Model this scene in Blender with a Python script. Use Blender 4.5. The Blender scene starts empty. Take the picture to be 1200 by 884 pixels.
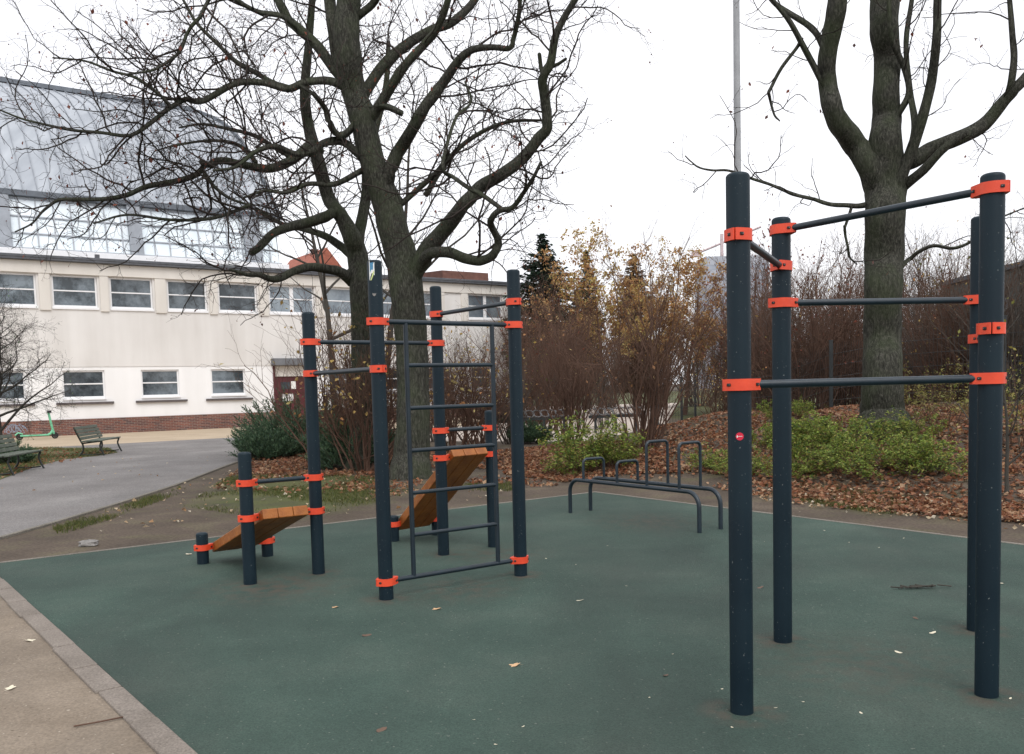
import bpy, math, random
import numpy as np
from mathutils import Vector, Matrix

random.seed(7)
rng = np.random.default_rng(7)
scene = bpy.context.scene
COL = scene.collection
PI = math.pi

# ------------------------------------------------------------------ camera model (also used to survey the place)
CF, CP, CR, CY, CH = 1044.87, 0.0701, -0.0256, 528.08, 1.62
_c, _s = math.cos(CP), math.sin(CP)
_cr, _sr = math.cos(CR), math.sin(CR)
FW = np.array([0, _c, -_s]); R0 = np.array([1.0, 0, 0]); U0 = np.array([0, _s, _c])
RT = R0 * _cr + U0 * _sr
UP = -R0 * _sr + U0 * _cr
EYE = np.array([0, 0, CH])


def ray(x, y):
    return FW + RT * (x - 600) / CF - UP * (y - CY) / CF


def gp(x, y, z=0.0):
    d = ray(x, y)
    return EYE + d * ((z - CH) / d[2])


def at(x, y, Y):
    d = ray(x, y)
    return EYE + d * (Y / d[1])


def ss(a, b, x):
    t = np.clip((x - a) / (b - a), 0, 1)
    return t * t * (3 - 2 * t)


TH = math.radians(35.2)
U = np.array([math.cos(TH), math.sin(TH), 0.0])
V = np.array([-math.sin(TH), math.cos(TH), 0.0])
APEX = np.array([1.236, 13.413, 0.0])


def tz(x, y):
    w = (x - APEX[0]) * .817 + (y - APEX[1]) * .577
    s = -(x - APEX[0]) * .576 + (y - APEX[1]) * .817
    b = .78 * ss(.7, 7, w) * (1 - ss(3.5, 9, s)) * (1 - ss(16, 34, w))
    return b * (1 + .10 * np.sin(1.1 * x + .7 * y) + .07 * np.sin(2.3 * y - 1.7 * x))


def gpt(x, y):
    p = gp(x, y)
    for k in range(25):
        z = float(tz(p[0], p[1]))
        p = .5 * p + .5 * gp(x, y, z)
    p[2] = float(tz(p[0], p[1]))
    return p


cam = bpy.data.cameras.new('camera')
camo = bpy.data.objects.new('camera', cam)
COL.objects.link(camo)
M = Matrix(((RT[0], UP[0], -FW[0], EYE[0]), (RT[1], UP[1], -FW[1], EYE[1]), (RT[2], UP[2], -FW[2], EYE[2]), (0, 0, 0, 1)))
camo.matrix_world = M
cam.sensor_fit = 'HORIZONTAL'
cam.sensor_width = 36
cam.lens = 36 * CF / 1200
cam.shift_y = (CY - 442) / 1200
cam.clip_start = .05
cam.clip_end = 3000
scene.camera = camo

# ------------------------------------------------------------------ materials
def newmat(name):
    m = bpy.data.materials.new(name)
    m.use_nodes = True
    nt = m.node_tree
    return m, nt, nt.nodes['Principled BSDF']


def mat(name, col, rough=.6, var=.15, scale=8.0, bump=0.0, bscale=None, island=0.0, spec=.5, col2=None, stretch=(1, 1, 1), metal=0.0, detail=5, sat=None):
    """Procedural base: colour broken up by two noises (and per leaf island), optional bump."""
    m, nt, b = newmat(name)
    N = nt.nodes.new; L = nt.links.new
    tc = N('ShaderNodeTexCoord')
    mp = N('ShaderNodeMapping'); mp.inputs['Scale'].default_value = stretch
    L(tc.outputs['Object'], mp.inputs['Vector'])
    n1 = N('ShaderNodeTexNoise'); n1.inputs['Scale'].default_value = scale; n1.inputs['Detail'].default_value = detail
    n1.inputs['Roughness'].default_value = .65
    L(mp.outputs[0], n1.inputs['Vector'])
    r = N('ShaderNodeMapRange'); r.inputs[1].default_value = .25; r.inputs[2].default_value = .75
    L(n1.outputs['Fac'], r.inputs[0])
    mx = N('ShaderNodeMix'); mx.data_type = 'RGBA'
    c2 = col2 if col2 else tuple(c * (1 + 2 * var) for c in col)
    c1 = col if col2 else tuple(c * (1 - var) for c in col)
    mx.inputs[6].default_value = (*c1, 1); mx.inputs[7].default_value = (*[min(1, c) for c in c2], 1)
    L(r.outputs[0], mx.inputs[0])
    out = mx.outputs[2]
    if island:
        g = N('ShaderNodeNewGeometry')
        hs = N('ShaderNodeHueSaturation')
        r2 = N('ShaderNodeMapRange'); r2.inputs[3].default_value = 1 - island; r2.inputs[4].default_value = 1 + island
        L(g.outputs['Random Per Island'], r2.inputs[0]); L(r2.outputs[0], hs.inputs['Value'])
        r3 = N('ShaderNodeMath'); r3.operation = 'MULTIPLY_ADD'; r3.inputs[1].default_value = .05 ; r3.inputs[2].default_value = .475
        w = N('ShaderNodeMath'); w.operation = 'FRACT'
        k = N('ShaderNodeMath'); k.operation = 'MULTIPLY'; k.inputs[1].default_value = 17.3
        L(g.outputs['Random Per Island'], k.inputs[0]); L(k.outputs[0], w.inputs[0]); L(w.outputs[0], r3.inputs[0]); L(r3.outputs[0], hs.inputs['Hue'])
        L(out, hs.inputs['Color']); out = hs.outputs[0]
    L(out, b.inputs['Base Color'])
    b.inputs['Roughness'].default_value = rough
    b.inputs['Metallic'].default_value = metal
    b.inputs['Specular IOR Level'].default_value = spec
    if bump:
        nb = N('ShaderNodeTexNoise'); nb.inputs['Scale'].default_value = bscale or scale * 4; nb.inputs['Detail'].default_value = 4
        L(mp.outputs[0], nb.inputs['Vector'])
        bp = N('ShaderNodeBump'); bp.inputs['Strength'].default_value = bump; bp.inputs['Distance'].default_value = .02
        L(nb.outputs['Fac'], bp.inputs['Height']); L(bp.outputs[0], b.inputs['Normal'])
    return m


def leafmat(name, cols, rough=.6, trans=.25):
    """Leaves: colour picked per leaf from a short list."""
    m, nt, b = newmat(name)
    N = nt.nodes.new; L = nt.links.new
    g = N('ShaderNodeNewGeometry')
    r = N('ShaderNodeValToRGB'); r.color_ramp.interpolation = 'CONSTANT'
    e = r.color_ramp.elements
    for i, c in enumerate(cols):
        if i == 0: e[0].position = 0; e[0].color = (*c, 1)
        elif i == 1: e[1].position = 1 / len(cols); e[1].color = (*c, 1)
        else:
            x = e.new(i / len(cols)); x.color = (*c, 1)
    L(g.outputs['Random Per Island'], r.inputs[0])
    L(r.outputs[0], b.inputs['Base Color'])
    b.inputs['Roughness'].default_value = rough
    b.inputs['Specular IOR Level'].default_value = .3
    t = N('ShaderNodeBsdfTranslucent'); ms = N('ShaderNodeMixShader'); ms.inputs[0].default_value = trans
    L(r.outputs[0], t.inputs['Color']); L(b.outputs[0], ms.inputs[1]); L(t.outputs[0], ms.inputs[2])
    L(ms.outputs[0], nt.nodes['Material Output'].inputs[0])
    return m


MT = {}
# powder-coated posts: dark blue-grey with dust and tiny chips
def post_mat():
    m, nt, b = newmat('powder_coated_steel')
    N = nt.nodes.new; L = nt.links.new
    tc = N('ShaderNodeTexCoord')
    n = N('ShaderNodeTexNoise'); n.inputs['Scale'].default_value = 3; n.inputs['Detail'].default_value = 6
    L(tc.outputs['Object'], n.inputs['Vector'])
    cr = N('ShaderNodeValToRGB'); cr.color_ramp.elements[0].position = .3; cr.color_ramp.elements[0].color = (.0035, .0125, .0205, 1)
    cr.color_ramp.elements[1].position = .8; cr.color_ramp.elements[1].color = (.007, .020, .029, 1)
    L(n.outputs['Fac'], cr.inputs[0])
    v = N('ShaderNodeTexNoise'); v.inputs['Scale'].default_value = 90; v.inputs['Detail'].default_value = 1
    L(tc.outputs['Object'], v.inputs['Vector'])
    vr = N('ShaderNodeValToRGB'); vr.color_ramp.elements[0].position = .735; vr.color_ramp.elements[1].position = .80
    L(v.outputs['Fac'], vr.inputs[0])
    mx = N('ShaderNodeMix'); mx.data_type = 'RGBA'; mx.inputs[7].default_value = (.16, .18, .18, 1)
    L(vr.outputs[0], mx.inputs[0]); L(cr.outputs[0], mx.inputs[6])
    L(mx.outputs[2], b.inputs['Base Color'])
    rr = N('ShaderNodeMapRange'); rr.inputs[3].default_value = .40; rr.inputs[4].default_value = .62
    L(n.outputs['Fac'], rr.inputs[0]); L(rr.outputs[0], b.inputs['Roughness'])
    b.inputs['Specular IOR Level'].default_value = .25
    bp = N('ShaderNodeBump'); bp.inputs['Strength'].default_value = .08; bp.inputs['Distance'].default_value = .004
    L(v.outputs['Fac'], bp.inputs['Height']); L(bp.outputs[0], b.inputs['Normal'])
    return m
MT['post'] = post_mat()
MT['bar'] = mat('bar_steel', (.009, .018, .026), .38, .25, 6, bump=.05, bscale=120)
MT['orange'] = mat('orange_plastic', (.66, .052, .018), .45, .08, 9, bump=.06, bscale=70, col2=(.84, .085, .030), detail=8)
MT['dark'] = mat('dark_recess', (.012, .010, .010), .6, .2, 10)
MT['steel'] = mat('bolt_steel', (.25, .25, .25), .35, .1, 20, metal=.8)
MT['wood'] = mat('stained_wood', (.19, .052, .010), .55, .2, 7, bump=.3, bscale=40, col2=(.42, .145, .024), stretch=(1, 1, 1), detail=9)
def bark_mat():
    m, nt, b = newmat('bark')
    N = nt.nodes.new; L = nt.links.new
    tc = N('ShaderNodeTexCoord'); mp = N('ShaderNodeMapping'); mp.inputs['Scale'].default_value = (1, 1, .28); L(tc.outputs['Object'], mp.inputs['Vector'])
    n = N('ShaderNodeTexNoise'); n.inputs['Scale'].default_value = 34; n.inputs['Detail'].default_value = 8; n.inputs['Roughness'].default_value = .7; n.inputs['Distortion'].default_value = .6
    L(mp.outputs[0], n.inputs['Vector'])
    c = N('ShaderNodeValToRGB'); e = c.color_ramp.elements
    e[0].position = .33; e[0].color = (.012, .012, .010, 1); e[1].position = .66; e[1].color = (.110, .107, .090, 1); e.new(.5).color = (.046, .046, .037, 1)
    L(n.outputs['Fac'], c.inputs[0])
    n2 = N('ShaderNodeTexNoise'); n2.inputs['Scale'].default_value = 2.2; n2.inputs['Detail'].default_value = 6; L(tc.outputs['Object'], n2.inputs['Vector'])
    r = N('ShaderNodeMapRange'); r.inputs[1].default_value = .42; r.inputs[2].default_value = .70; r.inputs[4].default_value = .55; L(n2.outputs['Fac'], r.inputs[0])
    mx = N('ShaderNodeMix'); mx.data_type = 'RGBA'; mx.inputs[7].default_value = (.055, .072, .035, 1)
    L(r.outputs[0], mx.inputs[0]); L(c.outputs[0], mx.inputs[6]); L(mx.outputs[2], b.inputs['Base Color'])
    b.inputs['Roughness'].default_value = .95; b.inputs['Specular IOR Level'].default_value = .2
    bp = N('ShaderNodeBump'); bp.inputs['Strength'].default_value = 1; bp.inputs['Distance'].default_value = .03
    L(n.outputs['Fac'], bp.inputs['Height']); L(bp.outputs[0], b.inputs['Normal'])
    return m
MT['bark'] = bark_mat()
MT['bark_dark'] = mat('bark_dark', (.034, .031, .026), .9, .3, 6, bump=.6, bscale=20, col2=(.065, .058, .046), stretch=(1, 1, .4))
MT['twig'] = mat('twig', (.024, .020, .018), .9, .3, 3, col2=(.048, .038, .032), spec=.2)
MT['stem_brown'] = mat('stem_brown', (.065, .038, .028), .9, .3, 1.2, col2=(.165, .098, .070), spec=.2)
MT['stem_grey'] = mat('stem_grey', (.060, .048, .040), .85, .3, 2.5, col2=(.115, .09, .07))
MT['litter'] = leafmat('leaf_litter', [(.22, .098, .05), (.29, .13, .065), (.16, .07, .04), (.33, .185, .10), (.10, .055, .036), (.26, .10, .05), (.40, .26, .16), (.20, .09, .05)])
MT['litter_pale'] = leafmat('pale_leaf', [(.42, .30, .18), (.50, .40, .27), (.34, .20, .10), (.52, .46, .36)])
MT['deadleaf'] = leafmat('dead_leaf', [(.14, .045, .03), (.20, .06, .035), (.10, .04, .03)])
MT['yellow'] = leafmat('yellow_leaf', [(.46, .33, .10), (.40, .27, .09), (.52, .43, .17), (.38, .19, .08)])
MT['ambrange'] = leafmat('autumn_leaf', [(.40, .21, .08), (.46, .28, .11), (.32, .165, .08), (.50, .36, .17)])
MT['spirea'] = leafmat('green_leaf', [(.17, .24, .04), (.22, .29, .05), (.11, .17, .035), (.29, .34, .075), (.07, .115, .03), (.30, .27, .07)], trans=.35)
MT['olive'] = leafmat('olive_leaf', [(.20, .20, .05), (.26, .22, .06), (.13, .15, .04), (.30, .26, .09)])
MT['juniper'] = leafmat('juniper_needles', [(.075, .135, .070), (.10, .17, .085), (.05, .095, .052), (.12, .18, .10), (.065, .115, .075)], trans=.1)
MT['conifer'] = leafmat('conifer_needles', [(.016, .034, .020), (.022, .045, .026), (.012, .026, .016)], trans=.1)
MT['conifer_brown'] = leafmat('larch_needles', [(.12, .085, .045), (.15, .10, .05), (.09, .07, .04)], trans=.1)
MT['grass'] = leafmat('grass_blades', [(.075, .095, .025), (.10, .12, .03), (.14, .13, .045), (.06, .075, .02)])
MT['iron'] = mat('cast_iron', (.014, .018, .016), .5, .2, 10)
MT['benchwood'] = mat('weathered_green_slat', (.055, .075, .055), .75, .3, 9, bump=.3, bscale=50, col2=(.13, .145, .115), stretch=(1, 1, 1))
MT['mint'] = mat('mint_paint', (.16, .50, .30), .35, .05, 6)
MT['black'] = mat('black_rubber', (.012, .012, .013), .6, .2, 20)
MT['pole'] = mat('galvanised_pole', (.30, .31, .32), .5, .12, 4)
MT['fence'] = mat('fence_steel', (.012, .016, .017), .5, .2, 8)
MT['rack'] = mat('rack_steel', (.09, .092, .095), .45, .1, 8, metal=.3)
MT['red_sticker'] = mat('red_sticker', (.62, .012, .045), .4, .05, 20)
MT['white_sticker'] = mat('white_sticker', (.75, .76, .74), .45, .06, 30)
MT['blue_sticker'] = mat('blue_sticker', (.06, .22, .38), .45, .12, 30)
MT['lime_sticker'] = mat('lime_sticker', (.55, .62, .25), .45, .1, 30)
MT['stone'] = mat('granite', (.20, .19, .18), .85, .25, 18, bump=.4, bscale=40)


def plaster(name, col, stain):
    m, nt, b = newmat(name)
    N = nt.nodes.new; L = nt.links.new
    g = N('ShaderNodeNewGeometry')
    n = N('ShaderNodeTexNoise'); n.inputs['Scale'].default_value = .35; n.inputs['Detail'].default_value = 7
    L(g.outputs['Position'], n.inputs['Vector'])
    mp = N('ShaderNodeMapping'); mp.inputs['Scale'].default_value = (1.3, 1.3, .16)
    L(g.outputs['Position'], mp.inputs['Vector'])
    n2 = N('ShaderNodeTexNoise'); n2.inputs['Scale'].default_value = 1.2; n2.inputs['Detail'].default_value = 6
    L(mp.outputs[0], n2.inputs['Vector'])
    ad = N('ShaderNodeMath'); ad.operation = 'ADD'; L(n.outputs['Fac'], ad.inputs[0]); L(n2.outputs['Fac'], ad.inputs[1])
    r = N('ShaderNodeMapRange'); r.inputs[1].default_value = .80; r.inputs[2].default_value = 1.35
    L(ad.outputs[0], r.inputs[0])
    mx = N('ShaderNodeMix'); mx.data_type = 'RGBA'; mx.inputs[6].default_value = (*col, 1); mx.inputs[7].default_value = (*stain, 1)
    L(r.outputs[0], mx.inputs[0]); L(mx.outputs[2], b.inputs['Base Color'])
    b.inputs['Roughness'].default_value = .9
    nb = N('ShaderNodeTexNoise'); nb.inputs['Scale'].default_value = 30
    L(g.outputs['Position'], nb.inputs['Vector'])
    bp = N('ShaderNodeBump'); bp.inputs['Strength'].default_value = .25; bp.inputs['Distance'].default_value = .02
    L(nb.outputs['Fac'], bp.inputs['Height']); L(bp.outputs[0], b.inputs['Normal'])
    return m
MT['beige'] = plaster('beige_render', (.745, .725, .70), (.625, .60, .57))
MT['white_render'] = plaster('white_render', (.88, .875, .87), (.79, .785, .775))
MT['cream'] = plaster('cream_trim', (.72, .685, .63), (.62, .585, .535))
MT['frame_white'] = mat('white_frame', (.80, .80, .81), .4, .04, 5)
MT['glazebar'] = mat('glazing_bar', (.36, .38, .41), .5, .05, 3)
MT['slate'] = mat('sill_slate', (.09, .075, .075), .6, .2, 5)
MT['gutter'] = mat('gutter_grey', (.075, .08, .09), .5, .25, 3)
MT['roofgrey'] = mat('roof_felt', (.14, .145, .155), .8, .2, 2)
MT['roofred'] = mat('red_roof_tile', (.30, .095, .06), .8, .25, 3, bump=.4, bscale=10)
MT['roofbrown'] = mat('brown_roof_tile', (.13, .06, .045), .85, .25, 3)
MT['maroon'] = mat('maroon_door', (.085, .016, .02), .5, .15, 4)
MT['paper'] = mat('paper', (.78, .78, .76), .7, .06, 12)
MT['scribble'] = mat('scribble_paint', (.24, .28, .35), .6, .2, 30)


def brick_mat():
    m, nt, b = newmat('clinker_brick')
    N = nt.nodes.new; L = nt.links.new
    g = N('ShaderNodeTexCoord')
    sp = N('ShaderNodeSeparateXYZ'); L(g.outputs['Object'], sp.inputs[0])
    cb = N('ShaderNodeCombineXYZ'); L(sp.outputs[0], cb.inputs[0]); L(sp.outputs[2], cb.inputs[1])
    br = N('ShaderNodeTexBrick'); L(cb.outputs[0], br.inputs['Vector'])
    br.inputs['Scale'].default_value = 1; br.inputs['Brick Width'].default_value = .25; br.inputs['Row Height'].default_value = .077
    br.inputs['Mortar Size'].default_value = .007; br.inputs['Mortar Smooth'].default_value = .2
    br.inputs['Color1'].default_value = (.20, .070, .045, 1); br.inputs['Color2'].default_value = (.085, .042, .038, 1)
    br.inputs['Mortar'].default_value = (.27, .23, .20, 1)
    n = N('ShaderNodeTexNoise'); n.inputs['Scale'].default_value = 1.1; n.inputs['Detail'].default_value = 5
    L(g.outputs['Object'], n.inputs['Vector'])
    hs = N('ShaderNodeHueSaturation'); r = N('ShaderNodeMapRange'); r.inputs[3].default_value = .55; r.inputs[4].default_value = 1.5
    L(n.outputs['Fac'], r.inputs[0]); L(r.outputs[0], hs.inputs['Value']); L(br.outputs[0], hs.inputs['Color'])
    L(hs.outputs[0], b.inputs['Base Color']); b.inputs['Roughness'].default_value = .8
    bp = N('ShaderNodeBump'); bp.inputs['Strength'].default_value = .4; bp.inputs['Distance'].default_value = .01; bp.invert = True
    L(br.outputs['Fac'], bp.inputs['Height']); L(bp.outputs[0], b.inputs['Normal'])
    return m
MT['brick'] = brick_mat()


def glass_mat(name, col, var, rough=.06, wob=.02):
    m, nt, b = newmat(name)
    N = nt.nodes.new; L = nt.links.new
    g = N('ShaderNodeNewGeometry')
    n = N('ShaderNodeTexNoise'); n.inputs['Scale'].default_value = .9; n.inputs['Detail'].default_value = 8; n.inputs['Roughness'].default_value = .7
    L(g.outputs['Position'], n.inputs['Vector'])
    mx = N('ShaderNodeMix'); mx.data_type = 'RGBA'; mx.inputs[6].default_value = (*col, 1); mx.inputs[7].default_value = (*var, 1)
    r = N('ShaderNodeMapRange'); r.inputs[1].default_value = .42; r.inputs[2].default_value = .62
    L(n.outputs['Fac'], r.inputs[0]); L(r.outputs[0], mx.inputs[0]); L(mx.outputs[2], b.inputs['Base Color'])
    oi = N('ShaderNodeObjectInfo'); hv = N('ShaderNodeHueSaturation'); rv = N('ShaderNodeMapRange'); rv.inputs[3].default_value = .55; rv.inputs[4].default_value = 1.7
    L(oi.outputs['Random'], rv.inputs[0]); L(rv.outputs[0], hv.inputs['Value']); L(mx.outputs[2], hv.inputs['Color'])
    if name != 'translucent_panel': L(hv.outputs[0], b.inputs['Base Color'])
    b.inputs['Roughness'].default_value = rough
    b.inputs['Specular IOR Level'].default_value = .55
    n2 = N('ShaderNodeTexNoise'); n2.inputs['Scale'].default_value = 1.5
    L(g.outputs['Position'], n2.inputs['Vector'])
    bp = N('ShaderNodeBump'); bp.inputs['Strength'].default_value = wob; bp.inputs['Distance'].default_value = .1
    L(n2.outputs['Fac'], bp.inputs['Height']); L(bp.outputs[0], b.inputs['Normal'])
    return m
MT['pane'] = glass_mat('window_glass', (.030, .038, .044), (.13, .155, .175))  # blotches of reflected sky and trees painted into the glass colour
MT['pane_pale'] = glass_mat('pale_glass', (.14, .17, .20), (.24, .28, .31))  # paler glass tone, with the same painted reflection blotches
MT['polycarb'] = glass_mat('translucent_panel', (.72, .80, .85), (.80, .86, .90), rough=.3)


def zinc_mat():
    m, nt, b = newmat('zinc_sheet')
    N = nt.nodes.new; L = nt.links.new
    tc = N('ShaderNodeTexCoord')
    mp = N('ShaderNodeMapping'); mp.inputs['Scale'].default_value = (.5, .12, .12); L(tc.outputs['Object'], mp.inputs['Vector'])
    n = N('ShaderNodeTexNoise'); n.inputs['Scale'].default_value = 3; n.inputs['Detail'].default_value = 6
    L(mp.outputs[0], n.inputs['Vector'])
    cr = N('ShaderNodeValToRGB'); cr.color_ramp.elements[0].position = .3; cr.color_ramp.elements[0].color = (.29, .315, .35, 1)
    cr.color_ramp.elements[1].position = .75; cr.color_ramp.elements[1].color = (.44, .47, .505, 1)
    L(n.outputs['Fac'], cr.inputs[0]); L(cr.outputs[0], b.inputs['Base Color'])
    b.inputs['Metallic'].default_value = .15; b.inputs['Roughness'].default_value = .55
    return m
MT['zinc'] = zinc_mat()
MT['seam'] = mat('zinc_seam', (.25, .27, .30), .5, .15, 2)
MT['zinc_dark'] = mat('zinc_trim', (.12, .135, .155), .5, .2, 2, metal=.2)


# ground materials work in world position
def ground_mat(name, stops, scale=.8, fine=45, rough=.95, bump=.5, speck=None, attr=None, attr_stops=None, fine_amt=.35):
    m, nt, b = newmat(name)
    N = nt.nodes.new; L = nt.links.new
    g = N('ShaderNodeNewGeometry')
    n = N('ShaderNodeTexNoise'); n.inputs['Scale'].default_value = scale; n.inputs['Detail'].default_value = 8; n.inputs['Roughness'].default_value = .62
    L(g.outputs['Position'], n.inputs['Vector'])
    def ramp(st):
        r = N('ShaderNodeValToRGB'); e = r.color_ramp.elements
        for i, (p, c) in enumerate(st):
            if i < 2: e[i].position = p; e[i].color = (*c, 1)
            else: e.new(p).color = (*c, 1)
        L(n.outputs['Fac'], r.inputs[0]); return r.outputs[0]
    out = ramp(stops)
    if attr:
        a = N('ShaderNodeAttribute'); a.attribute_name = attr
        n3 = N('ShaderNodeTexNoise'); n3.inputs['Scale'].default_value = 2.2; n3.inputs['Detail'].default_value = 7
        L(g.outputs['Position'], n3.inputs['Vector'])
        ma = N('ShaderNodeMath'); ma.operation = 'MULTIPLY_ADD'; ma.inputs[1].default_value = 1.6; ma.inputs[2].default_value = -.8
        L(n3.outputs['Fac'], ma.inputs[0])
        mb = N('ShaderNodeMath'); mb.operation = 'ADD'; mb.use_clamp = True
        L(a.outputs['Fac'], mb.inputs[0]); L(ma.outputs[0], mb.inputs[1])
        mx = N('ShaderNodeMix'); mx.data_type = 'RGBA'
        L(mb.outputs[0], mx.inputs[0]); L(out, mx.inputs[6]); L(ramp(attr_stops), mx.inputs[7]); out = mx.outputs[2]
    f = N('ShaderNodeTexNoise'); f.inputs['Scale'].default_value = fine; f.inputs['Detail'].default_value = 3
    L(g.outputs['Position'], f.inputs['Vector'])
    hs = N('ShaderNodeHueSaturation'); r2 = N('ShaderNodeMapRange'); r2.inputs[1].default_value = .3; r2.inputs[2].default_value = .7
    r2.inputs[3].default_value = 1 - fine_amt; r2.inputs[4].default_value = 1 + fine_amt
    L(f.outputs['Fac'], r2.inputs[0]); L(r2.outputs[0], hs.inputs['Value']); L(out, hs.inputs['Color']); out = hs.outputs[0]
    if speck:
        for sc, th, colr in speck:
            v = N('ShaderNodeTexNoise'); v.inputs['Scale'].default_value = sc; v.inputs['Detail'].default_value = 0
            L(g.outputs['Position'], v.inputs['Vector'])
            vr = N('ShaderNodeValToRGB'); vr.color_ramp.elements[0].position = th; vr.color_ramp.elements[1].position = th + .04
            L(v.outputs['Fac'], vr.inputs[0])
            mx = N('ShaderNodeMix'); mx.data_type = 'RGBA'; mx.inputs[7].default_value = (*colr, 1)
            L(vr.outputs[0], mx.inputs[0]); L(out, mx.inputs[6]); out = mx.outputs[2]
    L(out, b.inputs['Base Color']); b.inputs['Roughness'].default_value = rough; b.inputs['Specular IOR Level'].default_value = .3
    bp = N('ShaderNodeBump'); bp.inputs['Strength'].default_value = bump; bp.inputs['Distance'].default_value = .01
    L(f.outputs['Fac'], bp.inputs['Height']); L(bp.outputs[0], b.inputs['Normal'])
    return m


MT['soil'] = ground_mat('bare_soil', [(.3, (.058, .044, .032)), (.55, (.092, .070, .052)), (.75, (.138, .108, .082))], 1.1, 30, attr='grass',
                        attr_stops=[(.3, (.045, .055, .018)), (.6, (.082, .088, .028)), (.8, (.11, .10, .04))])
MT['rubber'] = ground_mat('green_rubber', [(.25, (.027, .049, .040)), (.5, (.041, .068, .055)), (.68, (.056, .081, .066)), (.82, (.076, .090, .073))], .75, 130, bump=.7, rough=.88,
                          speck=[(55, .80, (.12, .14, .12)), (75, .79, (.018, .03, .028))], fine_amt=.30)
MT['asphalt'] = ground_mat('grey_asphalt', [(.3, (.145, .135, .130)), (.55, (.188, .177, .171)), (.75, (.228, .217, .208))], .6, 60, speck=[(30, .76, (.30, .29, .28))])
MT['sand'] = ground_mat('tan_paving', [(.3, (.36, .285, .20)), (.7, (.46, .37, .27))], .7, 30, fine_amt=.15)
MT['plaza'] = ground_mat('pale_paving', [(.3, (.42, .36, .31)), (.7, (.54, .47, .41))], .5, 20, fine_amt=.12)
MT['gravel'] = ground_mat('compact_gravel', [(.25, (.155, .122, .090)), (.5, (.205, .166, .126)), (.75, (.26, .215, .168))], 1.3, 70, bump=.5, speck=[(60, .80, (.40, .35, .29)), (38, .80, (.12, .095, .07))], fine_amt=.2)
MT['lawn'] = ground_mat('lawn', [(.3, (.05, .06, .02)), (.55, (.085, .09, .03)), (.75, (.15, .09, .04))], 1.5, 30)
MT['kerb'] = ground_mat('kerb_stone', [(.3, (.165, .142, .12)), (.6, (.225, .195, .168)), (.8, (.285, .255, .22))], 2.5, 80, bump=.6, fine_amt=.25)
MT['edging'] = ground_mat('concrete_edging', [(.3, (.13, .12, .10)), (.7, (.22, .20, .17))], 2, 60)

def broad(m, scale, lo, hi):
    nt = m.node_tree; b = nt.nodes['Principled BSDF']; N = nt.nodes.new; L = nt.links.new
    src = b.inputs['Base Color'].links[0].from_socket
    g = N('ShaderNodeNewGeometry'); mp = N('ShaderNodeMapping'); mp.inputs['Rotation'].default_value = (0, 0, .9); mp.inputs['Scale'].default_value = (1, .45, 1); L(g.outputs['Position'], mp.inputs[0])
    n = N('ShaderNodeTexNoise'); n.inputs['Scale'].default_value = scale; n.inputs['Detail'].default_value = 9; n.inputs['Roughness'].default_value = .62; n.inputs['Distortion'].default_value = .8
    L(mp.outputs[0], n.inputs['Vector'])
    r = N('ShaderNodeMapRange'); r.inputs[1].default_value = .34; r.inputs[2].default_value = .66; r.inputs[3].default_value = lo; r.inputs[4].default_value = hi; L(n.outputs['Fac'], r.inputs[0])
    h = N('ShaderNodeHueSaturation'); L(r.outputs[0], h.inputs['Value']); L(src, h.inputs['Color']); L(h.outputs[0], b.inputs['Base Color'])
    r2 = N('ShaderNodeMapRange'); r2.inputs[1].default_value = .34; r2.inputs[2].default_value = .66; r2.inputs[3].default_value = .72; r2.inputs[4].default_value = .95; L(n.outputs['Fac'], r2.inputs[0]); L(r2.outputs[0], b.inputs['Roughness'])
broad(MT['rubber'], .55, .70, 1.28); broad(MT['asphalt'], .6, .86, 1.12); broad(MT['gravel'], .8, .85, 1.12)
def stains(m, spots):
    nt = m.node_tree; b = nt.nodes['Principled BSDF']; N = nt.nodes.new; L = nt.links.new
    src = b.inputs['Base Color'].links[0].from_socket
    g = N('ShaderNodeNewGeometry'); n = N('ShaderNodeTexNoise'); n.inputs['Scale'].default_value = 9; n.inputs['Detail'].default_value = 6
    L(g.outputs['Position'], n.inputs['Vector'])
    tot = None
    for (x, y, rad, amt) in spots:
        d = N('ShaderNodeVectorMath'); d.operation = 'DISTANCE'; d.inputs[1].default_value = (x, y, .012); L(g.outputs['Position'], d.inputs[0])
        r = N('ShaderNodeMapRange'); r.inputs[1].default_value = rad; r.inputs[2].default_value = 0; r.inputs[4].default_value = amt
        L(d.outputs['Value'], r.inputs[0])
        if tot is None: tot = r.outputs[0]
        else:
            k = N('ShaderNodeMath'); k.operation = 'MAXIMUM'; L(tot, k.inputs[0]); L(r.outputs[0], k.inputs[1]); tot = k.outputs[0]
    k = N('ShaderNodeMapRange'); k.inputs[1].default_value = .38; k.inputs[2].default_value = .62; L(n.outputs['Fac'], k.inputs[0])
    q = N('ShaderNodeMath'); q.operation = 'MULTIPLY'; L(tot, q.inputs[0]); L(k.outputs[0], q.inputs[1])
    mx = N('ShaderNodeMix'); mx.data_type = 'RGBA'; mx.inputs[7].default_value = (.085, .068, .052, 1)
    L(q.outputs[0], mx.inputs[0]); L(src, mx.inputs[6]); L(mx.outputs[2], b.inputs['Base Color'])
stains(MT['rubber'], [(x, y, .24, 1.2) for x, y in ((1.091, 4.259), (1.648, 5.427), (2.364, 4.401), (2.918, 5.563), (-1.003, 6.821), (.048, 7.569), (-.693, 8.619), (-1.754, 7.871), (-2.259, 7.507))]
       + [(1.95, 4.95, .8, .5), (-2.0, 7.35, .75, .9), (-.45, 7.1, .6, .7), (-.55, 6.95, .5, .5), (1.6, 10.4, .9, .6), (-.2, 8.6, .7, .6)])

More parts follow.
